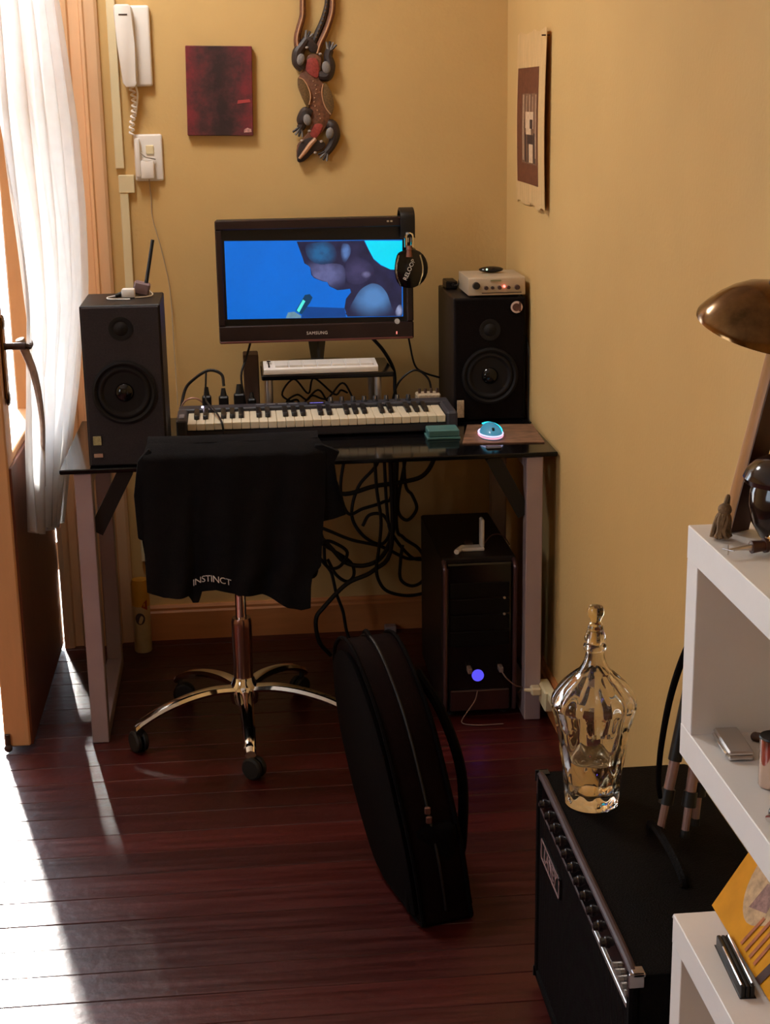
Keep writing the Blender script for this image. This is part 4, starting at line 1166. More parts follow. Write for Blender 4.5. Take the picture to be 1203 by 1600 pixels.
def bag_shell(name, sc0, sc1, c0, c1, m, parent, bev=0.0):
    def f(sc, c):
        return lambda p: bagp(0.01 + (p[0] - 0.01) * sc, 0.25 + (p[1] - 0.25) * sc if sc != 1 else p[1], c)
    return MB().prism(outl, f(sc0, c0), f(sc1, c1)).build(name, m, parent, bevel=bev)


bag_shell('body', 1, 1, 0.0, 0.105, M_NYLON2, bag, 0.008)
bag_shell('front_panel', 0.93, 0.90, -0.012, 0.004, M_NYLON, bag, 0.006)
bag_shell('back_panel', 0.96, 0.92, 0.103, 0.118, M_NYLON, bag, 0.006)
for c in (-0.001, 0.106):
    MB().tube([bagp(p[0], p[1] + 0.003, c) for p in outl[::2]], 0.0045, n=6, smooth=3, closed=True).build('piping', M_NYLON, bag)
MB().tube([bagp(p[0] * 1.012, 0.26 + (p[1] - 0.26) * 1.012, 0.052) for p in outl[10:46:2]], 0.003, n=6, smooth=3).build('zip', M_BLACK, bag)
pk = MB()
pk.box(0.755, 0.862, -1.005, -0.86, 0.003, 0.215, bev=0.022, seg=3)
pk = pk.build('side_pocket', M_NYLON, bag)
MB().tube([bagp(-0.02, 0.48, 0.115), bagp(-0.06, 0.40, 0.145), bagp(-0.10, 0.28, 0.155), bagp(-0.11, 0.14, 0.13), bagp(-0.11, 0.10, 0.11)], 0.011, n=8).build('shoulder_strap', M_NYLON, bag)
MB().tube([bagp(0.03, 0.515, 0.05), bagp(0.05, 0.528, 0.05), bagp(0.10, 0.535, 0.055), bagp(0.13, 0.505, 0.055)], 0.006, n=8).build('grab_handle', M_NYLON, bag)
bk_ = MB()
for q in range(2):
    c = bagp(-0.155, 0.245 - 0.02 * q, 0.05)
    bk_.box(c.x - 0.006, c.x + 0.006, c.y - 0.012, c.y - 0.004, c.z - 0.008, c.z + 0.008, bev=0.002)
bk_.build('zip_pull', mat('dull_zip_metal', (0.25, 0.13, 0.11), 0.35, metal=0.8, var=0.1), bag)

# ------------------------------------------------------------------ guitar amplifier
amp = thing('guitar_amplifier', 'black guitar amplifier with a row of knobs against the right wall', 'amplifier', (1.12, -1.59, 0))
M_GRAMP = mat('amp_grille_cloth', (0.010, 0.006, 0.007), 0.85, var=0.25, scale=(300, 300, 300), bump=0.3, bscale=700, spec=0.15)
AX0, AX1, AY0, AY1, AZ0, AZ1 = 0.972, 1.258, -1.936, -1.252, 0.018, 0.442
MB().box(AX0 + 0.012, AX1, AY0, AY1, AZ0, AZ1, bev=0.008, seg=2).build('cabinet', M_TOLEX, amp)
fr = MB().box(AX0, AX0 + 0.014, AY0, AY0 + 0.022, AZ0, AZ1, bev=0.004).box(AX0, AX0 + 0.014, AY1 - 0.022, AY1, AZ0, AZ1, bev=0.004)
fr.box(AX0, AX0 + 0.014, AY0, AY1, AZ0, AZ0 + 0.022, bev=0.004)
fr.build('front_frame', M_TOLEX, amp)
MB().tube([(AX0 + 0.006, AY0 + 0.01, AZ1 - 0.040), (AX0 + 0.006, AY0 + 0.012, AZ1 - 0.012), (AX0 + 0.008, AY0 + 0.04, AZ1 - 0.003), (AX0 + 0.008, -1.6, AZ1 - 0.003), (AX0 + 0.008, AY1 - 0.04, AZ1 - 0.003), (AX0 + 0.006, AY1 - 0.012, AZ1 - 0.012), (AX0 + 0.006, AY1 - 0.01, AZ1 - 0.040)], 0.0070, n=10, smooth=4).build('front_piping', M_PIPING, amp)
MB().box(AX0 + 0.004, AX0 + 0.013, AY0 + 0.022, AY1 - 0.022, 0.381, 0.430).build('control_panel', M_GLOSS, amp)
MB().box(AX0 + 0.005, AX0 + 0.013, AY0 + 0.022, AY1 - 0.022, AZ0 + 0.022, 0.376).build('grille_backing', M_GRAMP, amp)
rib = MB()
yy = AY0 + 0.026
while yy < AY1 - 0.026:
    rib.box(AX0 + 0.0035, AX0 + 0.0055, yy, yy + 0.0035, AZ0 + 0.024, 0.374)
    yy += 0.009
rib.build('grille_ribs', M_GRAMP, amp)
MB().box(AX0 + 0.001, AX0 + 0.006, AY0 + 0.024, -1.70, 0.374, 0.383, bev=0.001).build('silver_strip', M_SILVER, amp)
MB().box(AX0 + 0.003, AX0 + 0.006, -1.70, AY1 - 0.024, 0.374, 0.380, bev=0.001).build('dark_strip', M_PIPING, amp)
kn = None
for k in range(11):
    if kn is None:
        kn = MB().lathe([(0.0095, 0), (0.0095, 0.003), (0.0075, 0.0045), (0.0065, 0.010), (0, 0.0105)], (AX0 + 0.004, -1.315, 0.405), 18, Vector((-1, 0, 0))).build('knob', mat('amp_knob', (0.016, 0.010, 0.011), 0.25, var=0.1), amp)
        kcap = MB().lathe([(0.0, 0.0), (0.0035, 0.0), (0.0035, 0.001), (0, 0.001)], (AX0 - 0.0065, -1.315, 0.405), 14, Vector((-1, 0, 0))).build('cap', M_PIPING, kn)
        o = kn
    else:
        o = kn.copy()
        COL.objects.link(o)
        o.parent = amp
        c = kcap.copy()
        COL.objects.link(c)
        c.parent = o
    o.location = (0, -0.047 * k, 0)
for k in range(5):
    MB().cyl((AX0 + 0.004, -1.845 - 0.018 * k, 0.402), (AX0 - 0.003, -1.845 - 0.018 * k, 0.402), 0.006, n=12).build('jack', M_SILVER, amp)
np_ = MB().box(AX0 - 0.001, AX0 + 0.004, -1.468, -1.312, 0.297, 0.337, bev=0.001).build('name_plate', mat('plate_black', (0.012, 0.010, 0.010), 0.3, var=0.1), amp)
fl = MB()
for a, b, c, d in ((-1.468, -1.312, 0.334, 0.337), (-1.468, -1.312, 0.297, 0.300), (-1.468, -1.464, 0.297, 0.337), (-1.316, -1.312, 0.297, 0.337)):
    fl.box(AX0 - 0.002, AX0 - 0.001, a, b, c, d)
M_PLATE = mat('plate_print', (0.42, 0.27, 0.28), 0.35, metal=0.3, var=0.1)
fl.build('plate_border', M_PLATE, np_)
text_mesh('lettering', 'LANEY', 0.036, M_PLATE, np_, facing((AX0 - 0.0014, -1.390, 0.317), (0, -1, 0), (0, 0, 1)), shear=0.2)
for yy in (AY0, AY1):
    sg = 1 if yy == AY0 else -1
    for z in (AZ0, AZ1):
        sz = 1 if z == AZ0 else -1
        MB().box(AX0 + 0.004, AX0 + 0.022, min(yy - sg * 0.002, yy + sg * 0.020), max(yy - sg * 0.002, yy + sg * 0.020), min(z - sz * 0.002, z + sz * 0.003), max(z - sz * 0.002, z + sz * 0.003), bev=0.001).box(AX0 - 0.002, AX0 + 0.020, min(yy - sg * 0.002, yy + sg * 0.003), max(yy - sg * 0.002, yy + sg * 0.003), min(z - sz * 0.002, z + sz * 0.020), max(z - sz * 0.002, z + sz * 0.020), bev=0.001).build('corner_protector', mat('dull_corner_metal', (0.30, 0.26, 0.26), 0.3, metal=0.9, var=0.1) if yy == AY0 and z == AZ1 else M_BLACK, amp)
for x in (AX0 + 0.05, AX1 - 0.04):
    for yy in (AY0 + 0.05, AY1 - 0.05):
        MB().cyl((x, yy, 0), (x, yy, AZ0 + 0.002), 0.018, 0.022).build('foot', M_RUBBER, amp)
MB().tube([(1.12, -1.70, AZ1), (1.12, -1.695, AZ1 + 0.010), (1.12, -1.66, AZ1 + 0.018), (1.12, -1.60, AZ1 + 0.021), (1.12, -1.54, AZ1 + 0.018), (1.12, -1.505, AZ1 + 0.010), (1.12, -1.50, AZ1)], 0.0085, n=8).build('handle', M_TOLEX, amp)
for yy in (-1.88, -1.79):
    MB().ball((1.06 + (yy + 1.88) * 0.2, yy, AZ1), 0.004).build('screw', M_SILVER, amp)

# ------------------------------------------------------------------ cut glass decanter on the amplifier
BX, BY, BZ = 1.043, -1.392, 0.4425
dec = thing('glass_decanter', 'cut glass demijohn bottle with stopper standing on the black amplifier', 'bottle', (BX, BY, BZ))
outer = [(0.0, 0.0), (0.042, 0.0), (0.0465, 0.006), (0.048, 0.03), (0.053, 0.075), (0.059, 0.12), (0.0655, 0.16), (0.0705, 0.178), (0.0725, 0.190), (0.0690, 0.204), (0.056, 0.222), (0.039, 0.238), (0.026, 0.251), (0.0185, 0.266), (0.0158, 0.282), (0.0195, 0.287), (0.0195, 0.294), (0.0150, 0.298), (0.0180, 0.303), (0.0180, 0.310), (0.0140, 0.321)]
inner = [(0.0105, 0.321), (0.0115, 0.28), (0.0135, 0.266), (0.021, 0.250), (0.034, 0.235), (0.051, 0.2185), (0.0640, 0.202), (0.0670, 0.190), (0.0650, 0.178), (0.060, 0.16), (0.0535, 0.12), (0.0475, 0.075), (0.043, 0.038), (0.036, 0.026), (0.0, 0.024)]
prof = [(p.x, p.y) for p in catmull([(a, b, 0) for a, b in outer], 5)] + [(p.x, p.y) for p in catmull([(a, b, 0) for a, b in inner], 2)]
b = MB()
n = 140
V, F = [], []
no = len(outer) * 5 - 4
for i, (r, z) in enumerate(prof):
    for k in range(n):
        a = 2 * PI * k / n
        d = 0.0
        if i < no and 0.012 < z < 0.245:
            if z > 0.185:
                d = 0.0034 * (abs(math.sin(7 * a)) - 0.6)
            elif z > 0.150:
                d = 0.0024 * math.cos(16 * a)
            else:
                d = 0.0028 * (abs(math.sin(5 * a + z * 34)) + abs(math.sin(5 * a - z * 34)) - 1.3)
        V.append(Vector((BX + (r + d) * math.cos(a), BY + (r + d) * math.sin(a), BZ + z)))
for i in range(len(prof) - 1):
    for k in range(n):
        F.append((i * n + k, i * n + (k + 1) % n, (i + 1) * n + (k + 1) % n, (i + 1) * n + k))
b.add(V, F).build('bottle_glass', M_GLASS, dec, ang=22)
MB().lathe([(0.0, 0.0275), (0.037, 0.0295), (0.0425, 0.0405), (0.0465, 0.07), (0.0490, 0.088), (0.0, 0.088)], (BX, BY, BZ), 40).build('liquid', M_LIQ, dec)
MB().lathe([(0.0, 0.296), (0.009, 0.297), (0.0102, 0.322), (0.0135, 0.324), (0.012, 0.330), (0.0085, 0.336), (0.011, 0.343), (0.0145, 0.350), (0.0150, 0.357), (0.012, 0.363), (0, 0.3645)], (BX, BY, BZ), 24).build('stopper', glass_mat('amber_glass', (0.95, 0.83, 0.55)), dec)

# ------------------------------------------------------------------ folded tripod on the amplifier
tri = thing('folded_tripod', 'folded black tripod with mauve leg sections on the amplifier behind the shelf', 'tripod', (1.17, -1.55, 0.442))
M_MAUVE = mat('mauve_tube', (0.30, 0.185, 0.17), 0.35, metal=0.4, var=0.1)
for (fx, fy), (tx_, ty) in (((1.122, -1.545), (1.196, -1.50)), ((1.160, -1.560), (1.212, -1.51)), ((1.190, -1.52), (1.224, -1.49))):
    a = Vector((fx, fy, 0.4525))
    b_ = Vector((tx_, ty, 0.80))
    P = lambda t: a + (b_ - a) * t
    leg = MB().tube([P(0.36), P(0.55), P(0.75), P(1.0)], 0.0115, n=12, smooth=0).build('leg', M_BLACK, tri)
    MB().cyl(P(0.215), P(0.37), 0.0090, n=12).build('leg_section', M_MAUVE, leg)
    MB().cyl(P(0.150), P(0.222), 0.0125, 0.0115, n=12).build('clamp', M_BLACK, leg)
    MB().cyl(P(0.03), P(0.152), 0.0066, n=10).build('leg_section', M_MAUVE, leg)
    MB().cyl(P(0.0), P(0.035), 0.0085, 0.0078, n=10).build('foot', M_RUBBER, leg)
MB().lathe([(0.022, 0), (0.030, 0.012), (0.030, 0.04), (0.018, 0.05), (0.014, 0.10), (0.024, 0.105), (0.024, 0.12), (0, 0.12)], (1.211, -1.50, 0.785), 20).build('head', M_BLACK, tri)
MB().tube([(1.187, -1.508, 0.80), (1.160, -1.525, 0.765), (1.133, -1.545, 0.70), (1.117, -1.556, 0.62), (1.113, -1.560, 0.56), (1.118, -1.556, 0.525)], [0.006, 0.006, 0.005, 0.004], n=8).build('carry_strap', M_NYLON, tri)

# ------------------------------------------------------------------ zigzag shelf
shf = thing('zigzag_shelf', 'white zigzag shelving unit along the right wall', 'shelf', (1.13, -2.45, 0))
SX0, SX1, SY0, SY1 = 1.0, 1.272, -2.93, -2.033
TH = 0.043
tops = [1.130, 0.868, 0.594, 0.322, 0.050]
for z in tops:
    MB().box(SX0, SX1, SY0, SY1, z - TH, z, bev=0.0012).build('board', M_SHELF, shf)
for k in range(4):
    z1, z0 = tops[k] - TH + 0.0008, tops[k + 1] - 0.0008
    if k % 2 == 0:
        MB().box(SX0 + 0.0004, SX1, SY1 - TH, SY1 - 0.0004, z0, z1, bev=0.001).build('end_panel', M_SHELF, shf)
    else:
        MB().box(SX0 + 0.0004, SX1, SY0 + 0.0004, SY0 + TH, z0, z1, bev=0.001).build('end_panel', M_SHELF, shf)
for y in (SY0 + 0.05, SY1 - 0.05):
    MB().box(SX0 + 0.01, SX1 - 0.01, y - 0.02, y + 0.02, 0, 0.008).build('foot', M_BLACK, shf)

ZT = 1.130
lamp = thing('table_lamp', 'wooden armed lamp with a polished bronze shade on the white shelf', 'lamp', (1.10, -2.12, ZT))
qa = [(1.031, -2.062), (1.0385, -2.076), (1.064, -2.066), (1.060, -2.050)]
shift = Vector((0.057, -0.005, 0.275))
MB().prism(qa, lambda p: Vector((p[0], p[1], ZT + 0.0005)), lambda p: Vector((p[0], p[1], ZT)) + shift).build('arm', M_WOOD, lamp, bevel=0.001)
MB().prism([(1.0392, -2.0780), (1.065, -2.0680), (1.064, -2.0662), (1.0386, -2.0762)], lambda p: Vector((p[0], p[1], ZT + 0.0008)), lambda p: Vector((p[0], p[1], ZT - 0.002)) + shift).build('arm_shade_face', M_DWOOD_SHADE, lamp)['label'] = 'broad face of the arm, shade put into its colour'  # shade on the arm's broad side, put into its colour
axis = Vector((0.16, -0.24, 0.96)).normalized()
sc_ = Vector((1.054, -2.125, 1.384))
dome = [(0.081, 0.0), (0.0805, 0.004), (0.074, 0.014), (0.064, 0.026), (0.052, 0.037), (0.038, 0.046), (0.022, 0.052), (0.012, 0.054), (0.010, 0.050), (0.022, 0.048), (0.037, 0.042), (0.050, 0.033), (0.062, 0.022), (0.072, 0.011), (0.078, 0.0)]
MB().lathe(dome, sc_, 40, axis).build('shade', M_BRONZE, lamp)
top = sc_ + axis * 0.053
MB().cyl(top, top + axis * 0.020, 0.013, 0.008, n=18).ball(top + axis * 0.022, 0.009).build('shade_cap', M_DKPRINT, lamp)
MB().ball(sc_ + axis * 0.018, 0.020, 16, 10).build('bulb', mat('opal_bulb', (0.7, 0.66, 0.6), 0.3, var=0.02), lamp)
MB().tube([top + axis * 0.03, top + Vector((0.02, 0.02, 0.03)), Vector((1.125, -2.07, 1.45)), Vector((1.115, -2.06, ZT + 0.285))], 0.006, n=8).build('bracket', M_DKPRINT, lamp)

tas = thing('rope_tassel', 'knotted brown rope tassel at the far end of the white shelf top', 'tassel', (1.020, -2.100, ZT))
for k in range(10):
    a = 2 * PI * k / 10
    x, y = 1.020 + 0.007 * math.cos(a), -2.100 + 0.007 * math.sin(a)
    MB().tube([(1.024, -2.098, ZT + 0.036), (x + 0.002, y, ZT + 0.026), (x - 0.001 + R.uniform(-.003, .003), y + R.uniform(-.003, .003), ZT + 0.012), (x + 0.004 * math.cos(a), y + 0.004 * math.sin(a), ZT + 0.0035)], 0.0031, n=6, smooth=4).build('strand', M_ROPE, tas)
MB().ball((1.024, -2.098, ZT + 0.036), (0.0085, 0.0085, 0.008), 12, 8).tube([(1.024, -2.098, ZT + 0.040), (1.030, -2.09, ZT + 0.050), (1.031, -2.085, ZT + 0.038), (1.024, -2.092, ZT + 0.032)], 0.0028, n=6).build('knot', M_ROPE, tas)

PX, PY = 1.090, -2.126
pot = thing('lidded_pot', 'dark glossy round pot with a lid on the white shelf beside the lamp', 'pot', (PX, PY, ZT))
MB().lathe([(0.0, 0.0005), (0.020, 0.0005), (0.031, 0.008), (0.041, 0.026), (0.045, 0.048), (0.044, 0.064), (0.041, 0.074), (0.0, 0.074)], (PX, PY, ZT), 40).build('body', M_POT, pot)
MB().lathe([(0.042, 0.072), (0.051, 0.074), (0.053, 0.080), (0.049, 0.089), (0.039, 0.099), (0.024, 0.105), (0.010, 0.107), (0, 0.107)], (PX, PY, ZT), 40).build('lid', M_POT, pot)
MB().lathe([(0.006, 0.106), (0.007, 0.112), (0.012, 0.118), (0.010, 0.126), (0, 0.128)], (PX, PY, ZT), 20).build('knob', M_POT, pot)

orn = thing('silver_ornament', 'silver ornament with a pointed star tip lying on the white shelf edge', 'ornament', (1.045, -2.172, ZT))
oz = ZT + 0.010
o0, o1 = Vector((1.004, -2.176, oz)), Vector((1.034, -2.172, oz + 0.001))
dd = (o1 - o0).normalized()
MB().cyl(o0, o1, 0.0010, 0.0042, n=12).build('spike', M_SILVER, orn)
MB().cyl(o0 + Vector((0, 0, -0.006)), o0 + Vector((0, 0, 0.006)), 0.0008).cyl(o0 + Vector((-0.005, 0.006, 0)), o0 + Vector((0.005, -0.006, 0)), 0.0008).build('star_tip', M_SILVER, orn)
MB().cyl(o1 - dd * 0.002, o1 + dd * 0.014, 0.0075, 0.0062, n=16).cyl(o1 + dd * 0.014, o1 + dd * 0.018, 0.0085, n=16).build('collar', M_DWOOD_SHADE, orn)
bc = o1 + dd * 0.034
bl = MB().ball(bc + Vector((0, 0, 0.002)), (0.017, 0.017, 0.0125), 20, 14)
for v in bl.bm.verts:
    v.co += (v.co - bc).normalized() * 0.0016 * math.sin(v.co.z * 1100) * math.sin(math.atan2(v.co.y - bc.y, v.co.x - bc.x) * 7)
bl.build('chased_ball', M_CHROME, orn)

ZB = 0.868
cs = thing('flat_silver_case', 'flat silver case lying in the upper compartment of the shelf', 'case', (1.04, -2.12, ZB))
Mq = Matrix.Translation((1.040, -2.122, ZB)) @ Matrix.Rotation(math.radians(-3), 4, 'Z')
MB().box(-0.0155, 0.0155, -0.038, 0.038, 0.0005, 0.0065, bev=0.002, M=Mq).build('base', M_SILVER, cs)
MB().box(-0.0155, 0.0155, -0.038, 0.038, 0.0072, 0.0125, bev=0.002, M=Mq).build('lid', M_SILVER, cs)
MB().cyl(Mq @ Vector((-0.0165, -0.030, 0.007)), Mq @ Vector((-0.0165, 0.030, 0.007)), 0.0022, n=10).build('hinge', M_CHROME, cs)
cc_ = thing('chrome_cup', 'polished copper tinted metal cup in the upper compartment of the shelf', 'cup', (1.051, -2.228, ZB))
MB().lathe([(0.0, 0.0005), (0.0145, 0.0005), (0.0155, 0.002), (0.0160, 0.060), (0.0150, 0.061), (0.0146, 0.004), (0, 0.003)], (1.051, -2.228, ZB), 32).build('body', mat('copper_chrome', (0.80, 0.62, 0.52), 0.10, metal=1.0, var=0.05), cc_)
MB().lathe([(0.0152, 0.059), (0.0168, 0.0605), (0.0160, 0.0625), (0.0145, 0.0615)], (1.051, -2.228, ZB), 32).build('rim', M_BLACK, cc_)
ob = thing('black_ball_ornament', 'small black ball with a chrome stud in the upper compartment of the shelf', 'ornament', (1.026, -2.318, ZB))
MB().ball((1.026, -2.318, ZB + 0.0105), 0.0105, 18, 12).build('ball', M_GLOSS, ob)
MB().cyl((1.0165, -2.322, ZB + 0.008), (1.0135, -2.324, ZB + 0.0075), 0.0045, n=14).build('stud', M_CHROME, ob)
cy_ = tag(MB().cyl((1.075, -2.105, ZB + 0.006), (1.10, -2.118, ZB + 0.006), 0.006, n=12).ball((1.074, -2.104, ZB + 0.006), 0.006).build('small_bead', M_BROWN), 'small dark bead lying behind the silver case in the shelf', 'bead')

ZL = 0.594
bkx = thing('yellow_cover_book', 'yellow illustrated book leaning on the lower white shelf', 'book', (1.05, -2.25, ZL))
ang_ = math.radians(32)
up = Vector((math.sin(ang_), 0, math.cos(ang_)))
nv = Vector((-math.cos(ang_), 0, math.sin(ang_)))       # out of the cover, to the room
B0 = Vector((1.050, -2.040, ZL + 0.0125))


def bp(a, b_, c=0.0):
    """a along the bottom edge towards the viewer, b up the cover, c out of the cover"""
    return B0 + Vector((0, -a, 0)) + up * b_ + nv * c


BL, BH = 0.36, 0.235


def slab(name, a0, a1, b0, b1, c0, c1, m, parent, bev=0.0):
    V = [bp(a, b_, c) for c in (c0, c1) for a, b_ in ((a0, b0), (a1, b0), (a1, b1), (a0, b1))]
    return MB().add(V, [(0, 1, 2, 3), (4, 5, 6, 7), (0, 1, 5, 4), (1, 2, 6, 5), (2, 3, 7, 6), (3, 0, 4, 7)]).build(name, m, parent, bevel=bev)


slab('page_block', 0.002, BL - 0.002, 0.002, BH - 0.002, -0.018, -0.002, mat('pinkish_pages', (0.72, 0.52, 0.42), 0.7, var=0.12, scale=(5, 5, 400)), bkx)
slab('front_cover', 0, BL, 0, BH, -0.002, 0.0, M_GOLDSCR, bkx)
slab('back_cover', 0, BL, 0, BH, -0.020, -0.018, M_GOLDSCR, bkx)
fc = [o for o in bkx.children if o.name.startswith('front_cover')][0]


def art(name, poly, k, m):
    if len(poly) > 4:
        poly = [(p.x, p.y) for p in catmull([(a, b_, 0) for a, b_ in poly], 4, True)]
    return MB().add([bp(a, b_, 0.0004 * k) for a, b_ in poly], [tuple(range(len(poly)))]).build(name, m, fc)


G1 = mat('grey_ink', (0.16, 0.13, 0.12), 0.5, var=0.4, spec=0.12, scale=(90, 90, 90))
G2 = mat('cream_ink', (0.50, 0.33, 0.17), 0.5, var=0.35, spec=0.12, scale=(120, 60, 60))
G3 = mat('rust_ink', (0.38, 0.11, 0.03), 0.5, var=0.35, spec=0.12, scale=(90, 90, 90))
art('drawn_form', [(0.05, 0.05), (0.035, 0.10), (0.05, 0.16), (0.09, 0.22), (0.20, 0.225), (0.19, 0.12), (0.14, 0.06), (0.09, 0.03)], 1, G2)
art('drawn_shadow', [(0.040, 0.105), (0.043, 0.15), (0.068, 0.20), (0.085, 0.20), (0.070, 0.15), (0.060, 0.11)], 2, G1)
art('drawn_shadow', [(0.085, 0.12), (0.10, 0.17), (0.115, 0.165), (0.108, 0.12)], 2, G1)
art('drawn_shadow', [(0.120, 0.10), (0.125, 0.15), (0.15, 0.17), (0.165, 0.12), (0.145, 0.09)], 2, G1)
art('drawn_shadow', [(0.075, 0.045), (0.080, 0.085), (0.11, 0.095), (0.115, 0.06)], 2, mat('mauve_ink', (0.28, 0.15, 0.12), 0.5, var=0.4, spec=0.12, scale=(150, 150, 150)))
for q in range(4):
    art('drawn_stripe', [(0.105 + 0.016 * q, 0.008), (0.111 + 0.016 * q, 0.008), (0.121 + 0.016 * q, 0.055 + 0.006 * q), (0.115 + 0.016 * q, 0.055 + 0.006 * q)], 3, G3)
art('dark_band', [(0.175, 0.0), (0.190, 0.0), (0.25, 0.235), (0.235, 0.235)], 3, mat('brown_ink', (0.06, 0.022, 0.012), 0.5, spec=0.12, var=0.3))
kn_ = thing('pocket_tool', 'black pocket tool with silver edges at the foot of the yellow book', 'tool', (1.033, -2.18, ZL))
dv = Vector((-0.055, -1, 0)).normalized()
sv = Vector((1, -0.055, 0)).normalized()
kp = Vector((1.040, -2.118, ZL))
for c0, c1, m, nm in ((-0.0085, -0.0028, M_BLACK, 'handle_scale'), (-0.0026, 0.0026, M_RUBBER, 'core'), (0.0028, 0.0085, M_BLACK, 'handle_scale')):
    V = [kp + dv * a + sv * c + Vector((0, 0, z)) for z in (0.0005, 0.016) for a, c in ((0.0, c0), (0.118, c0), (0.118, c1), (0.0, c1))]
    MB().add(V, [(0, 1, 2, 3), (4, 5, 6, 7), (0, 1, 5, 4), (1, 2, 6, 5), (2, 3, 7, 6), (3, 0, 4, 7)]).build(nm, m, kn_, bevel=0.0018)
for c, a0, a1 in ((-0.0075, 0.030, 0.115), (0.0065, 0.004, 0.112)):
    MB().tube([kp + dv * a0 + sv * c + Vector((0, 0, 0.0163)), kp + dv * a1 + sv * c + Vector((0, 0, 0.0163))], 0.0014, n=6, smooth=0).build('silver_edge', M_CHROME, kn_)

# ------------------------------------------------------------------ things on the back wall
def painted():
    """dark umber in the middle, crimson clouding towards the sides, broken by brushy noise"""
    m = mat('maroon_canvas', (0.05, 0.02, 0.02), 0.6, var=0.01, bump=0.3, bscale=120)
    nt = m.node_tree
    N, Lk = nt.nodes, nt.links
    tc = [n_ for n_ in N if n_.type == 'TEX_COORD'][0]
    b_ = N['Principled BSDF']
    sx = N.new('ShaderNodeSeparateXYZ')
    Lk.new(tc.outputs['Object'], sx.inputs[0])
    ab = N.new('ShaderNodeMath')
    ab.operation = 'ABSOLUTE'
    Lk.new(sx.outputs[0], ab.inputs[0])
    no = N.new('ShaderNodeTexNoise')
    no.inputs['Scale'].default_value = 22
    no.inputs['Detail'].default_value = 8
    no.inputs['Roughness'].default_value = 0.7
    Lk.new(tc.outputs['Object'], no.inputs['Vector'])
    ma = N.new('ShaderNodeMath')
    ma.operation = 'MULTIPLY_ADD'
    Lk.new(ab.outputs[0], ma.inputs[0])
    ma.inputs[1].default_value = 4.2
    Lk.new(no.outputs[0], ma.inputs[2])
    cr = N.new('ShaderNodeValToRGB')
    e = cr.color_ramp.elements
    e[0].position, e[0].color = 0.50, (0.030, 0.013, 0.013, 1)
    e[1].position, e[1].color = 0.98, (0.20, 0.022, 0.030, 1)
    k_ = e.new(0.68)
    k_.color = (0.070, 0.020, 0.022, 1)
    Lk.new(ma.outputs[0], cr.inputs[0])
    Lk.new(cr.outputs[0], b_.inputs['Base Color'])
    return m


pic = thing('canvas_painting', 'small dark red unframed canvas on the back wall above the monitor', 'painting', (0.434, YB - 0.012, 1.668))
Mp = Matrix.Translation((0.434, 0, 1.668)) @ Matrix.Rotation(math.radians(1.2), 4, 'Y')
MB().box(-0.095, 0.095, YB - 0.020, YB - 0.002, -0.125, 0.125, bev=0.002, M=Mp).build('canvas', painted(), pic)


def stroke(name, poly, k, m):
    return MB().add([Mp @ Vector((a, YB - 0.0202 - 0.0003 * k, b_)) for a, b_ in poly], [tuple(range(len(poly)))]).build(name, m, pic)


stroke('bright_touch', [(0.05, -0.035), (0.088, -0.03), (0.086, -0.022), (0.052, -0.025)], 2, mat('scarlet_paint', (0.40, 0.05, 0.05), 0.6, var=0.3))
stroke('signature', [(0.068, -0.116), (0.090, -0.114), (0.089, -0.105), (0.078, -0.102), (0.069, -0.107)], 2, mat('pink_signature', (0.50, 0.25, 0.22), 0.6, var=0.6, scale=(300, 300, 300)))

liz = thing('lizard_carving', 'carved and painted wooden pair of lizards hanging on the back wall', 'carving', (0.71, YB - 0.01, 1.7))
LF = YB - 0.006
M_LZ = mat('carved_red_brown', (0.15, 0.055, 0.025), 0.5, var=0.5, scale=(120, 120, 120), bump=0.3, bscale=300)
M_LZD = mat('carved_black_brown', (0.030, 0.018, 0.015), 0.5, var=0.4, scale=(150, 150, 150))
M_LZG = mat('carved_grey_dots', (0.19, 0.17, 0.16), 0.6, var=0.5, scale=(500, 500, 500))
M_LZO = mat('carved_olive', (0.13, 0.070, 0.022), 0.55, var=0.55, scale=(350, 350, 350))
M_LZR = mat('carved_red', (0.30, 0.045, 0.035), 0.5, var=0.35, scale=(150, 150, 150))
M_LZP = mat('carved_tan_line', (0.48, 0.25, 0.13), 0.5, var=0.2)
M_LZW = mat('carved_white_eye', (0.36, 0.29, 0.24), 0.5, var=0.2)
body = [(0.691, 1.762), (0.715, 1.767), (0.73, 1.755), (0.726, 1.715), (0.722, 1.698), (0.737, 1.68), (0.754, 1.627), (0.753, 1.598), (0.743, 1.572), (0.73, 1.551), (0.709, 1.531), (0.683, 1.502), (0.667, 1.475), (0.652, 1.47), (0.653, 1.511), (0.669, 1.529), (0.688, 1.552), (0.695, 1.575), (0.687, 1.611), (0.681, 1.628), (0.667, 1.672), (0.665, 1.707), (0.681, 1.727)]


def relief(name, poly, d0, d1, m, bev=0.003, up_=True):
    P = [(p.x, p.y) for p in catmull([(a, b_, 0) for a, b_ in poly], 3, True)]
    return MB().prism(P, lambda p: Vector((p[0], LF - d0, p[1])), lambda p: Vector((p[0], LF - d1, p[1]))).build(name, m, liz, bevel=bev)


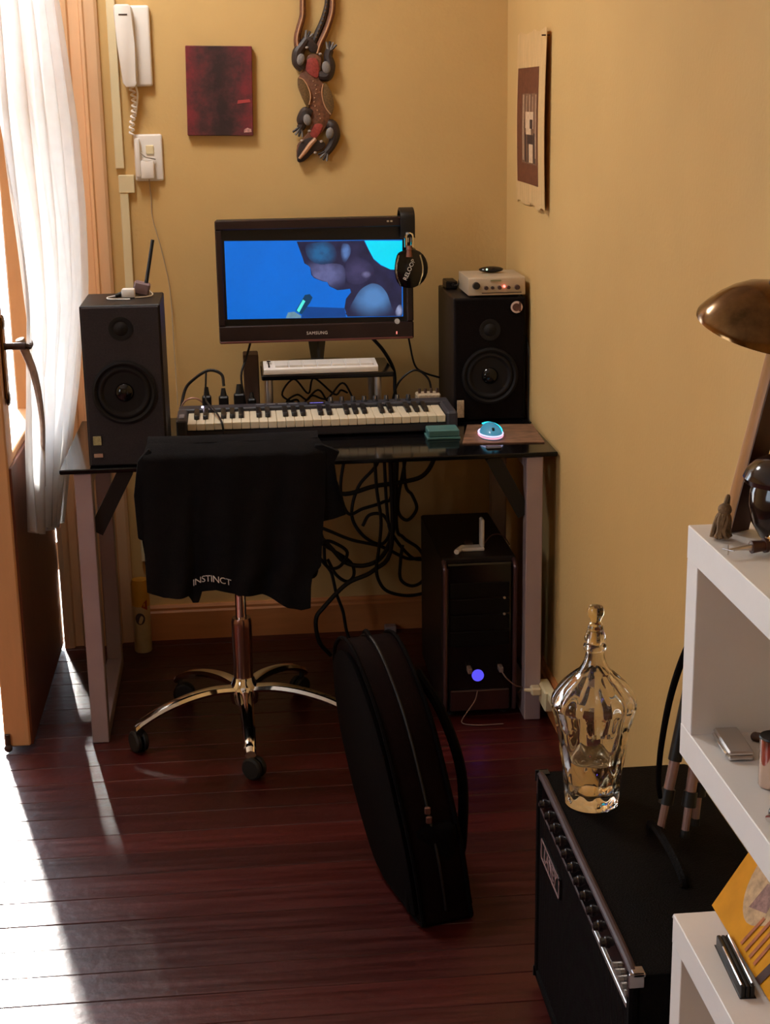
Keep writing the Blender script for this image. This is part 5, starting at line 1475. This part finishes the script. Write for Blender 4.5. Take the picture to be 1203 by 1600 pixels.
relief('body', body, 0.0, 0.016, M_LZ)
for nm, pts in (('tail', [(0.682, 2.20), (0.678, 2.06), (0.682, 1.96), (0.681, 1.899), (0.679, 1.87), (0.669, 1.839), (0.662, 1.811), (0.664, 1.785), (0.675, 1.765)]),
                ('tail', [(0.772, 2.22), (0.774, 2.08), (0.767, 1.97), (0.766, 1.898), (0.759, 1.864), (0.744, 1.827), (0.728, 1.796), (0.718, 1.768)])):
    tl_ = MB().tube([(a, LF - 0.008, b_) for a, b_ in pts], [0.004, 0.008, 0.009, 0.0095, 0.0095, 0.010, 0.009], n=8).build(nm, M_LZ, liz)
    MB().tube([(a, LF - 0.017, b_) for a, b_ in pts[1:]], 0.0028, n=6).build('tan_line', M_LZP, tl_)
tl_ = MB().tube([(0.757, LF - 0.006, 2.0), (0.752, LF - 0.006, 1.92), (0.748, LF - 0.006, 1.892), (0.737, LF - 0.006, 1.858), (0.722, LF - 0.006, 1.827), (0.710, LF - 0.006, 1.80)], [0.005, 0.007, 0.008, 0.009, 0.009], n=8).build('tail', M_LZD, liz)
for k in range(11):
    t = k / 10
    MB().ball((0.753 - 0.036 * t ** 1.4, LF - 0.014, 1.925 - 0.112 * t), 0.0028, 8, 6).build('dot', M_LZO, tl_)
for P in ([(0.662, 1.704), (0.677, 1.698), (0.691, 1.678), (0.697, 1.651), (0.691, 1.622), (0.684, 1.62), (0.667, 1.658), (0.66, 1.681)],
          [(0.734, 1.686), (0.746, 1.68), (0.76, 1.651), (0.763, 1.621), (0.753, 1.595), (0.738, 1.616), (0.73, 1.648), (0.729, 1.668)]):
    fk = relief('flank', P, 0.0, 0.020, M_LZO)
MB().tube([(0.664, LF - 0.0205, 1.702), (0.678, LF - 0.0205, 1.695), (0.691, LF - 0.0205, 1.672), (0.696, LF - 0.0205, 1.648), (0.691, LF - 0.0205, 1.626)], 0.0018, n=6).build('tan_line', M_LZP, liz)
MB().tube([(0.733, LF - 0.0205, 1.684), (0.729, LF - 0.0205, 1.662), (0.731, LF - 0.0205, 1.640), (0.739, LF - 0.0205, 1.616), (0.753, LF - 0.0205, 1.598)], 0.0018, n=6).build('tan_line', M_LZP, liz)
relief('red_saddle', [(0.691, 1.753), (0.715, 1.755), (0.723, 1.732), (0.719, 1.703), (0.704, 1.704), (0.684, 1.724)], 0.012, 0.0185, M_LZR, 0.002)
relief('red_saddle', [(0.71, 1.572), (0.729, 1.569), (0.721, 1.546), (0.706, 1.531), (0.691, 1.543), (0.7, 1.564)], 0.012, 0.0185, M_LZR, 0.002)
for (x, z), w_, rot, arm in (((0.670, 1.752), 0.014, 0.25, [(0.676, 1.726), (0.663, 1.745), (0.664, 1.772), (0.680, 1.795), (0.690, 1.808)]),
                             ((0.743, 1.729), 0.015, -0.15, [(0.722, 1.707), (0.745, 1.708), (0.754, 1.735), (0.750, 1.760), (0.755, 1.778)]),
                             ((0.684, 1.584), 0.014, -0.2, [(0.698, 1.600), (0.682, 1.604), (0.670, 1.585), (0.669, 1.570), (0.664, 1.560)]),
                             ((0.749, 1.545), 0.014, 0.15, [(0.742, 1.572), (0.757, 1.565), (0.764, 1.540), (0.755, 1.512), (0.738, 1.490)])):
    lim = MB().tube([(a, LF - 0.009, b_) for a, b_ in arm], [0.013, 0.018, 0.017, 0.013, 0.012], n=10).build('limb', M_LZD, liz)
    MB().lathe([(0.0, 0.0), (1.0, 0.0), (0.92, 0.35), (0.0, 0.5)], (0, 0, 0), 24)
    pd_ = MB()
    pd_.ball((0, 0, 0), (w_ * 0.85, 0.006, w_ * 1.2), 18, 10)
    Mr = Matrix.Translation((x, LF - 0.0245, z)) @ Matrix.Rotation(rot, 4, 'Y')
    bmesh.ops.transform(pd_.bm, matrix=Mr, verts=pd_.bm.verts[:])
    pd_.build('dotted_pad', M_LZG, lim)
    fx, fz = arm[-1]
    px_, pz_ = arm[-2]
    d = Vector((fx - px_, 0, fz - pz_)).normalized()
    sdx = Vector((-d.z, 0, d.x))
    for k in range(4):
        e = (k - 1.5) * 0.42
        tip = Vector((fx, LF - 0.010, fz)) + d * 0.024 * math.cos(e) + sdx * 0.027 * math.sin(e)
        MB().tube([Vector((fx, LF - 0.010, fz)) + sdx * 0.003 * (k - 1.5), tip], [0.0046, 0.0032], n=6, smooth=0).build('claw', M_LZG if k % 2 else M_LZD, lim)
relief('head', [(0.700, 1.772), (0.690, 1.792), (0.686, 1.81), (0.700, 1.815), (0.716, 1.796), (0.722, 1.775)], 0.0, 0.018, M_LZD)
relief('head', [(0.652, 1.468), (0.655, 1.505), (0.672, 1.528), (0.700, 1.535), (0.715, 1.525), (0.735, 1.517), (0.728, 1.500), (0.700, 1.490), (0.682, 1.474), (0.664, 1.464)], 0.0, 0.017, M_LZD)
MB().tube([(0.658, LF - 0.0175, 1.474), (0.674, LF - 0.0185, 1.492), (0.692, LF - 0.0185, 1.514), (0.708, LF - 0.0185, 1.53)], [0.004, 0.006, 0.007, 0.006], n=8).build('snout_stripe', M_LZP, liz)
for x, z in ((0.689, 1.785), (0.727, 1.767), (0.690, 1.552), (0.724, 1.522), (0.705, 1.490), (0.667, 1.525)):
    MB().ball((x, LF - 0.0185, z), (0.0050, 0.003, 0.0038), 12, 8).build('eye', M_LZW, liz)
for k in range(10):
    MB().ball((0.705 + 0.006 * math.sin(k * 0.9) + 0.012 * (k / 9), LF - 0.0165, 1.692 - 0.105 * k / 9), 0.0022, 8, 5).build('spine_dot', M_LZP, liz)

# ------------------------------------------------------------------ intercom, junction plate, wire
ic = thing('intercom_phone', 'white intercom handset hanging on the back wall by the doorway', 'telephone', (0.20, YB, 1.79))
MB().box(0.178, 0.245, YB - 0.022, YB - 0.001, 1.684, 1.906, bev=0.008, seg=3).build('wall_plate', M_WHITE, ic)
hs = [(0.146, 1.900), (0.152, 1.907), (0.190, 1.907), (0.197, 1.900), (0.201, 1.80), (0.2025, 1.695), (0.196, 1.682), (0.170, 1.682), (0.161, 1.695), (0.151, 1.80)]
hd = MB().prism(hs, lambda p: Vector((p[0], YB - 0.022, p[1])), lambda p: Vector((p[0], YB - 0.046 - (0.010 if abs(p[1] - 1.79) > 0.06 else 0.0), p[1]))).build('handset', M_WHITE, ic, bevel=0.004)
MB().box(0.161, 0.185, YB - 0.0566, YB - 0.050, 1.877, 1.881).build('ear_slot', M_DKPRINT, hd)
pts = []
for k in range(70):
    t = k / 69
    a = t * 2 * PI * 9
    pts.append((0.183 + 0.006 * math.sin(t * 5) + 0.006 * math.cos(a), YB - 0.022 + 0.006 * math.sin(a), 1.684 - 0.135 * t))
MB().tube(pts, 0.0032, n=6, smooth=2).build('coiled_cord', M_WHITE, ic)
MB().tube([(0.195, YB - 0.03, 1.69), (0.200, YB - 0.028, 1.665), (0.197, YB - 0.022, 1.64), (0.190, YB - 0.02, 1.60)], 0.003, n=6).build('cord_tail', M_WHITE, ic)
jb = thing('junction_plate', 'white socket plate with a plugged in adapter below the intercom handset', 'socket', (0.22, YB, 1.485))
MB().box(0.180, 0.262, YB - 0.012, YB - 0.0005, 1.418, 1.551, bev=0.006, seg=3).build('plate', M_WHITE, jb)
MB().box(0.183, 0.198, YB - 0.034, YB - 0.010, 1.430, 1.540, bev=0.005, seg=2).box(0.196, 0.236, YB - 0.032, YB - 0.012, 1.424, 1.478, bev=0.006, seg=2).build('adapter', M_WHITE, jb)
MB().box(0.214, 0.237, YB - 0.016, YB - 0.011, 1.494, 1.520, bev=0.002).build('outlet', M_CREAM, jb)
MB().tube([(0.200, YB - 0.034, 1.50), (0.212, YB - 0.036, 1.488), (0.226, YB - 0.03, 1.484), (0.24, YB - 0.018, 1.480)], 0.0022, n=6).build('clip_wire', mat('grey_wire', (0.38, 0.34, 0.30), 0.5, var=0.1), jb)
cord('thin grey wire running down the back wall to the left speaker', [(0.219, YB - 0.016, 1.424), (0.221, YB - 0.005, 1.37), (0.222, YB - 0.005, 1.313), (0.243, YB - 0.005, 1.22), (0.262, YB - 0.006, 1.10), (0.266, YB - 0.03, 0.95), (0.27, YB - 0.06, 0.76)], 0.0016, m=M_WCORD, name='wire', n=6)

# ------------------------------------------------------------------ papyrus on the right wall
pa = thing('papyrus_hanging', 'papyrus sheet with a brown printed panel hung on the right wall', 'hanging', (XR - 0.01, 0.39, 1.58))
PYN, PYF = 0.168, 0.622


def pw(s, z, k=0):
    """s runs from the far edge to the near edge of the sheet"""
    out = 0.004 + 0.016 * max(0, s - 0.25) ** 1.5 + 0.003 * math.sin(z * 9)
    return Vector((XR - out - 0.0004 * k - 0.0006, PYF + (PYN - PYF) * s, z))


V, F = [], []
NS, NZ = 16, 36
for sd in (0, 1):
    for i in range(NZ + 1):
        for j in range(NS + 1):
            s = j / NS
            z = 1.352 + (1.806 - 1.352) * i / NZ
            jj = R.uniform(-0.003, 0.003)
            if i in (0, NZ):
                z += jj + (0.004 * math.sin(s * 15))
            p = pw(s, z)
            V.append(p + Vector((0.0012 * sd, 0, 0)))
w1 = NS + 1
o2 = (NZ + 1) * w1
for i in range(NZ):
    for j in range(NS):
        a = i * w1 + j
        F.append((a, a + 1, a + w1 + 1, a + w1))
        F.append((o2 + a, o2 + a + w1, o2 + a + w1 + 1, o2 + a + 1))
    F.append((i * w1, (i + 1) * w1, o2 + (i + 1) * w1, o2 + i * w1))
    F.append((i * w1 + NS, o2 + i * w1 + NS, o2 + (i + 1) * w1 + NS, (i + 1) * w1 + NS))
sheet = MB().add(V, F).build('sheet', M_PAPYRUS, pa)


def pprint_(name, s0, s1, z0, z1, k, m):
    n_ = 6
    V, F = [], []
    for i in range(n_ + 1):
        for z in (z0, z1):
            V.append(pw(s0 + (s1 - s0) * i / n_, z, k))
    # follow the ripple of the sheet up its height
    V, F, nz = [], [], 10
    for i in range(nz + 1):
        for j in range(n_ + 1):
            V.append(pw(s0 + (s1 - s0) * j / n_, z0 + (z1 - z0) * i / nz, k))
    for i in range(nz):
        for j in range(n_):
            a = i * (n_ + 1) + j
            F.append((a, a + 1, a + n_ + 2, a + n_ + 1))
    return MB().add(V, F).build(name, m, sheet)


pprint_('brown_panel', 0.05, 0.78, 1.408, 1.716, 1, M_REDBR)
pprint_('picture_field', 0.22, 0.74, 1.462, 1.648, 2, mat('picture_brown', (0.20, 0.10, 0.055), 0.7, var=0.5, scale=(60, 60, 20)))
for s0, s1, z0, z1 in ((0.24, 0.29, 1.47, 1.645), (0.36, 0.39, 1.60, 1.642), (0.46, 0.50, 1.60, 1.645), (0.57, 0.60, 1.60, 1.640), (0.68, 0.72, 1.48, 1.645)):
    pprint_('pale_column', s0, s1, z0, z1, 3, mat('pale_column_print', (0.42, 0.26, 0.16), 0.7, var=0.3, scale=(120, 120, 120)))
pprint_('pale_figure', 0.34, 0.62, 1.556, 1.600, 3, M_LTPRINT)
pprint_('pale_figure', 0.36, 0.54, 1.540, 1.557, 3, M_LTPRINT)
pprint_('pale_figure', 0.46, 0.60, 1.466, 1.515, 3, M_LTPRINT)
pprint_('dark_figure', 0.40, 0.62, 1.515, 1.540, 3, M_DKPRINT)
pprint_('dark_figure', 0.50, 0.60, 1.556, 1.580, 4, M_DKPRINT)
for s0 in (0.32, 0.42, 0.63):
    pprint_('dark_figure', s0, s0 + 0.05, 1.466, 1.545, 3, M_DKPRINT)
MB().cyl((XR - 0.003, PYN + 0.012, 1.79), (XR - 0.024, PYN + 0.012, 1.79), 0.002, n=8).build('pin', M_DKPRINT, pa)
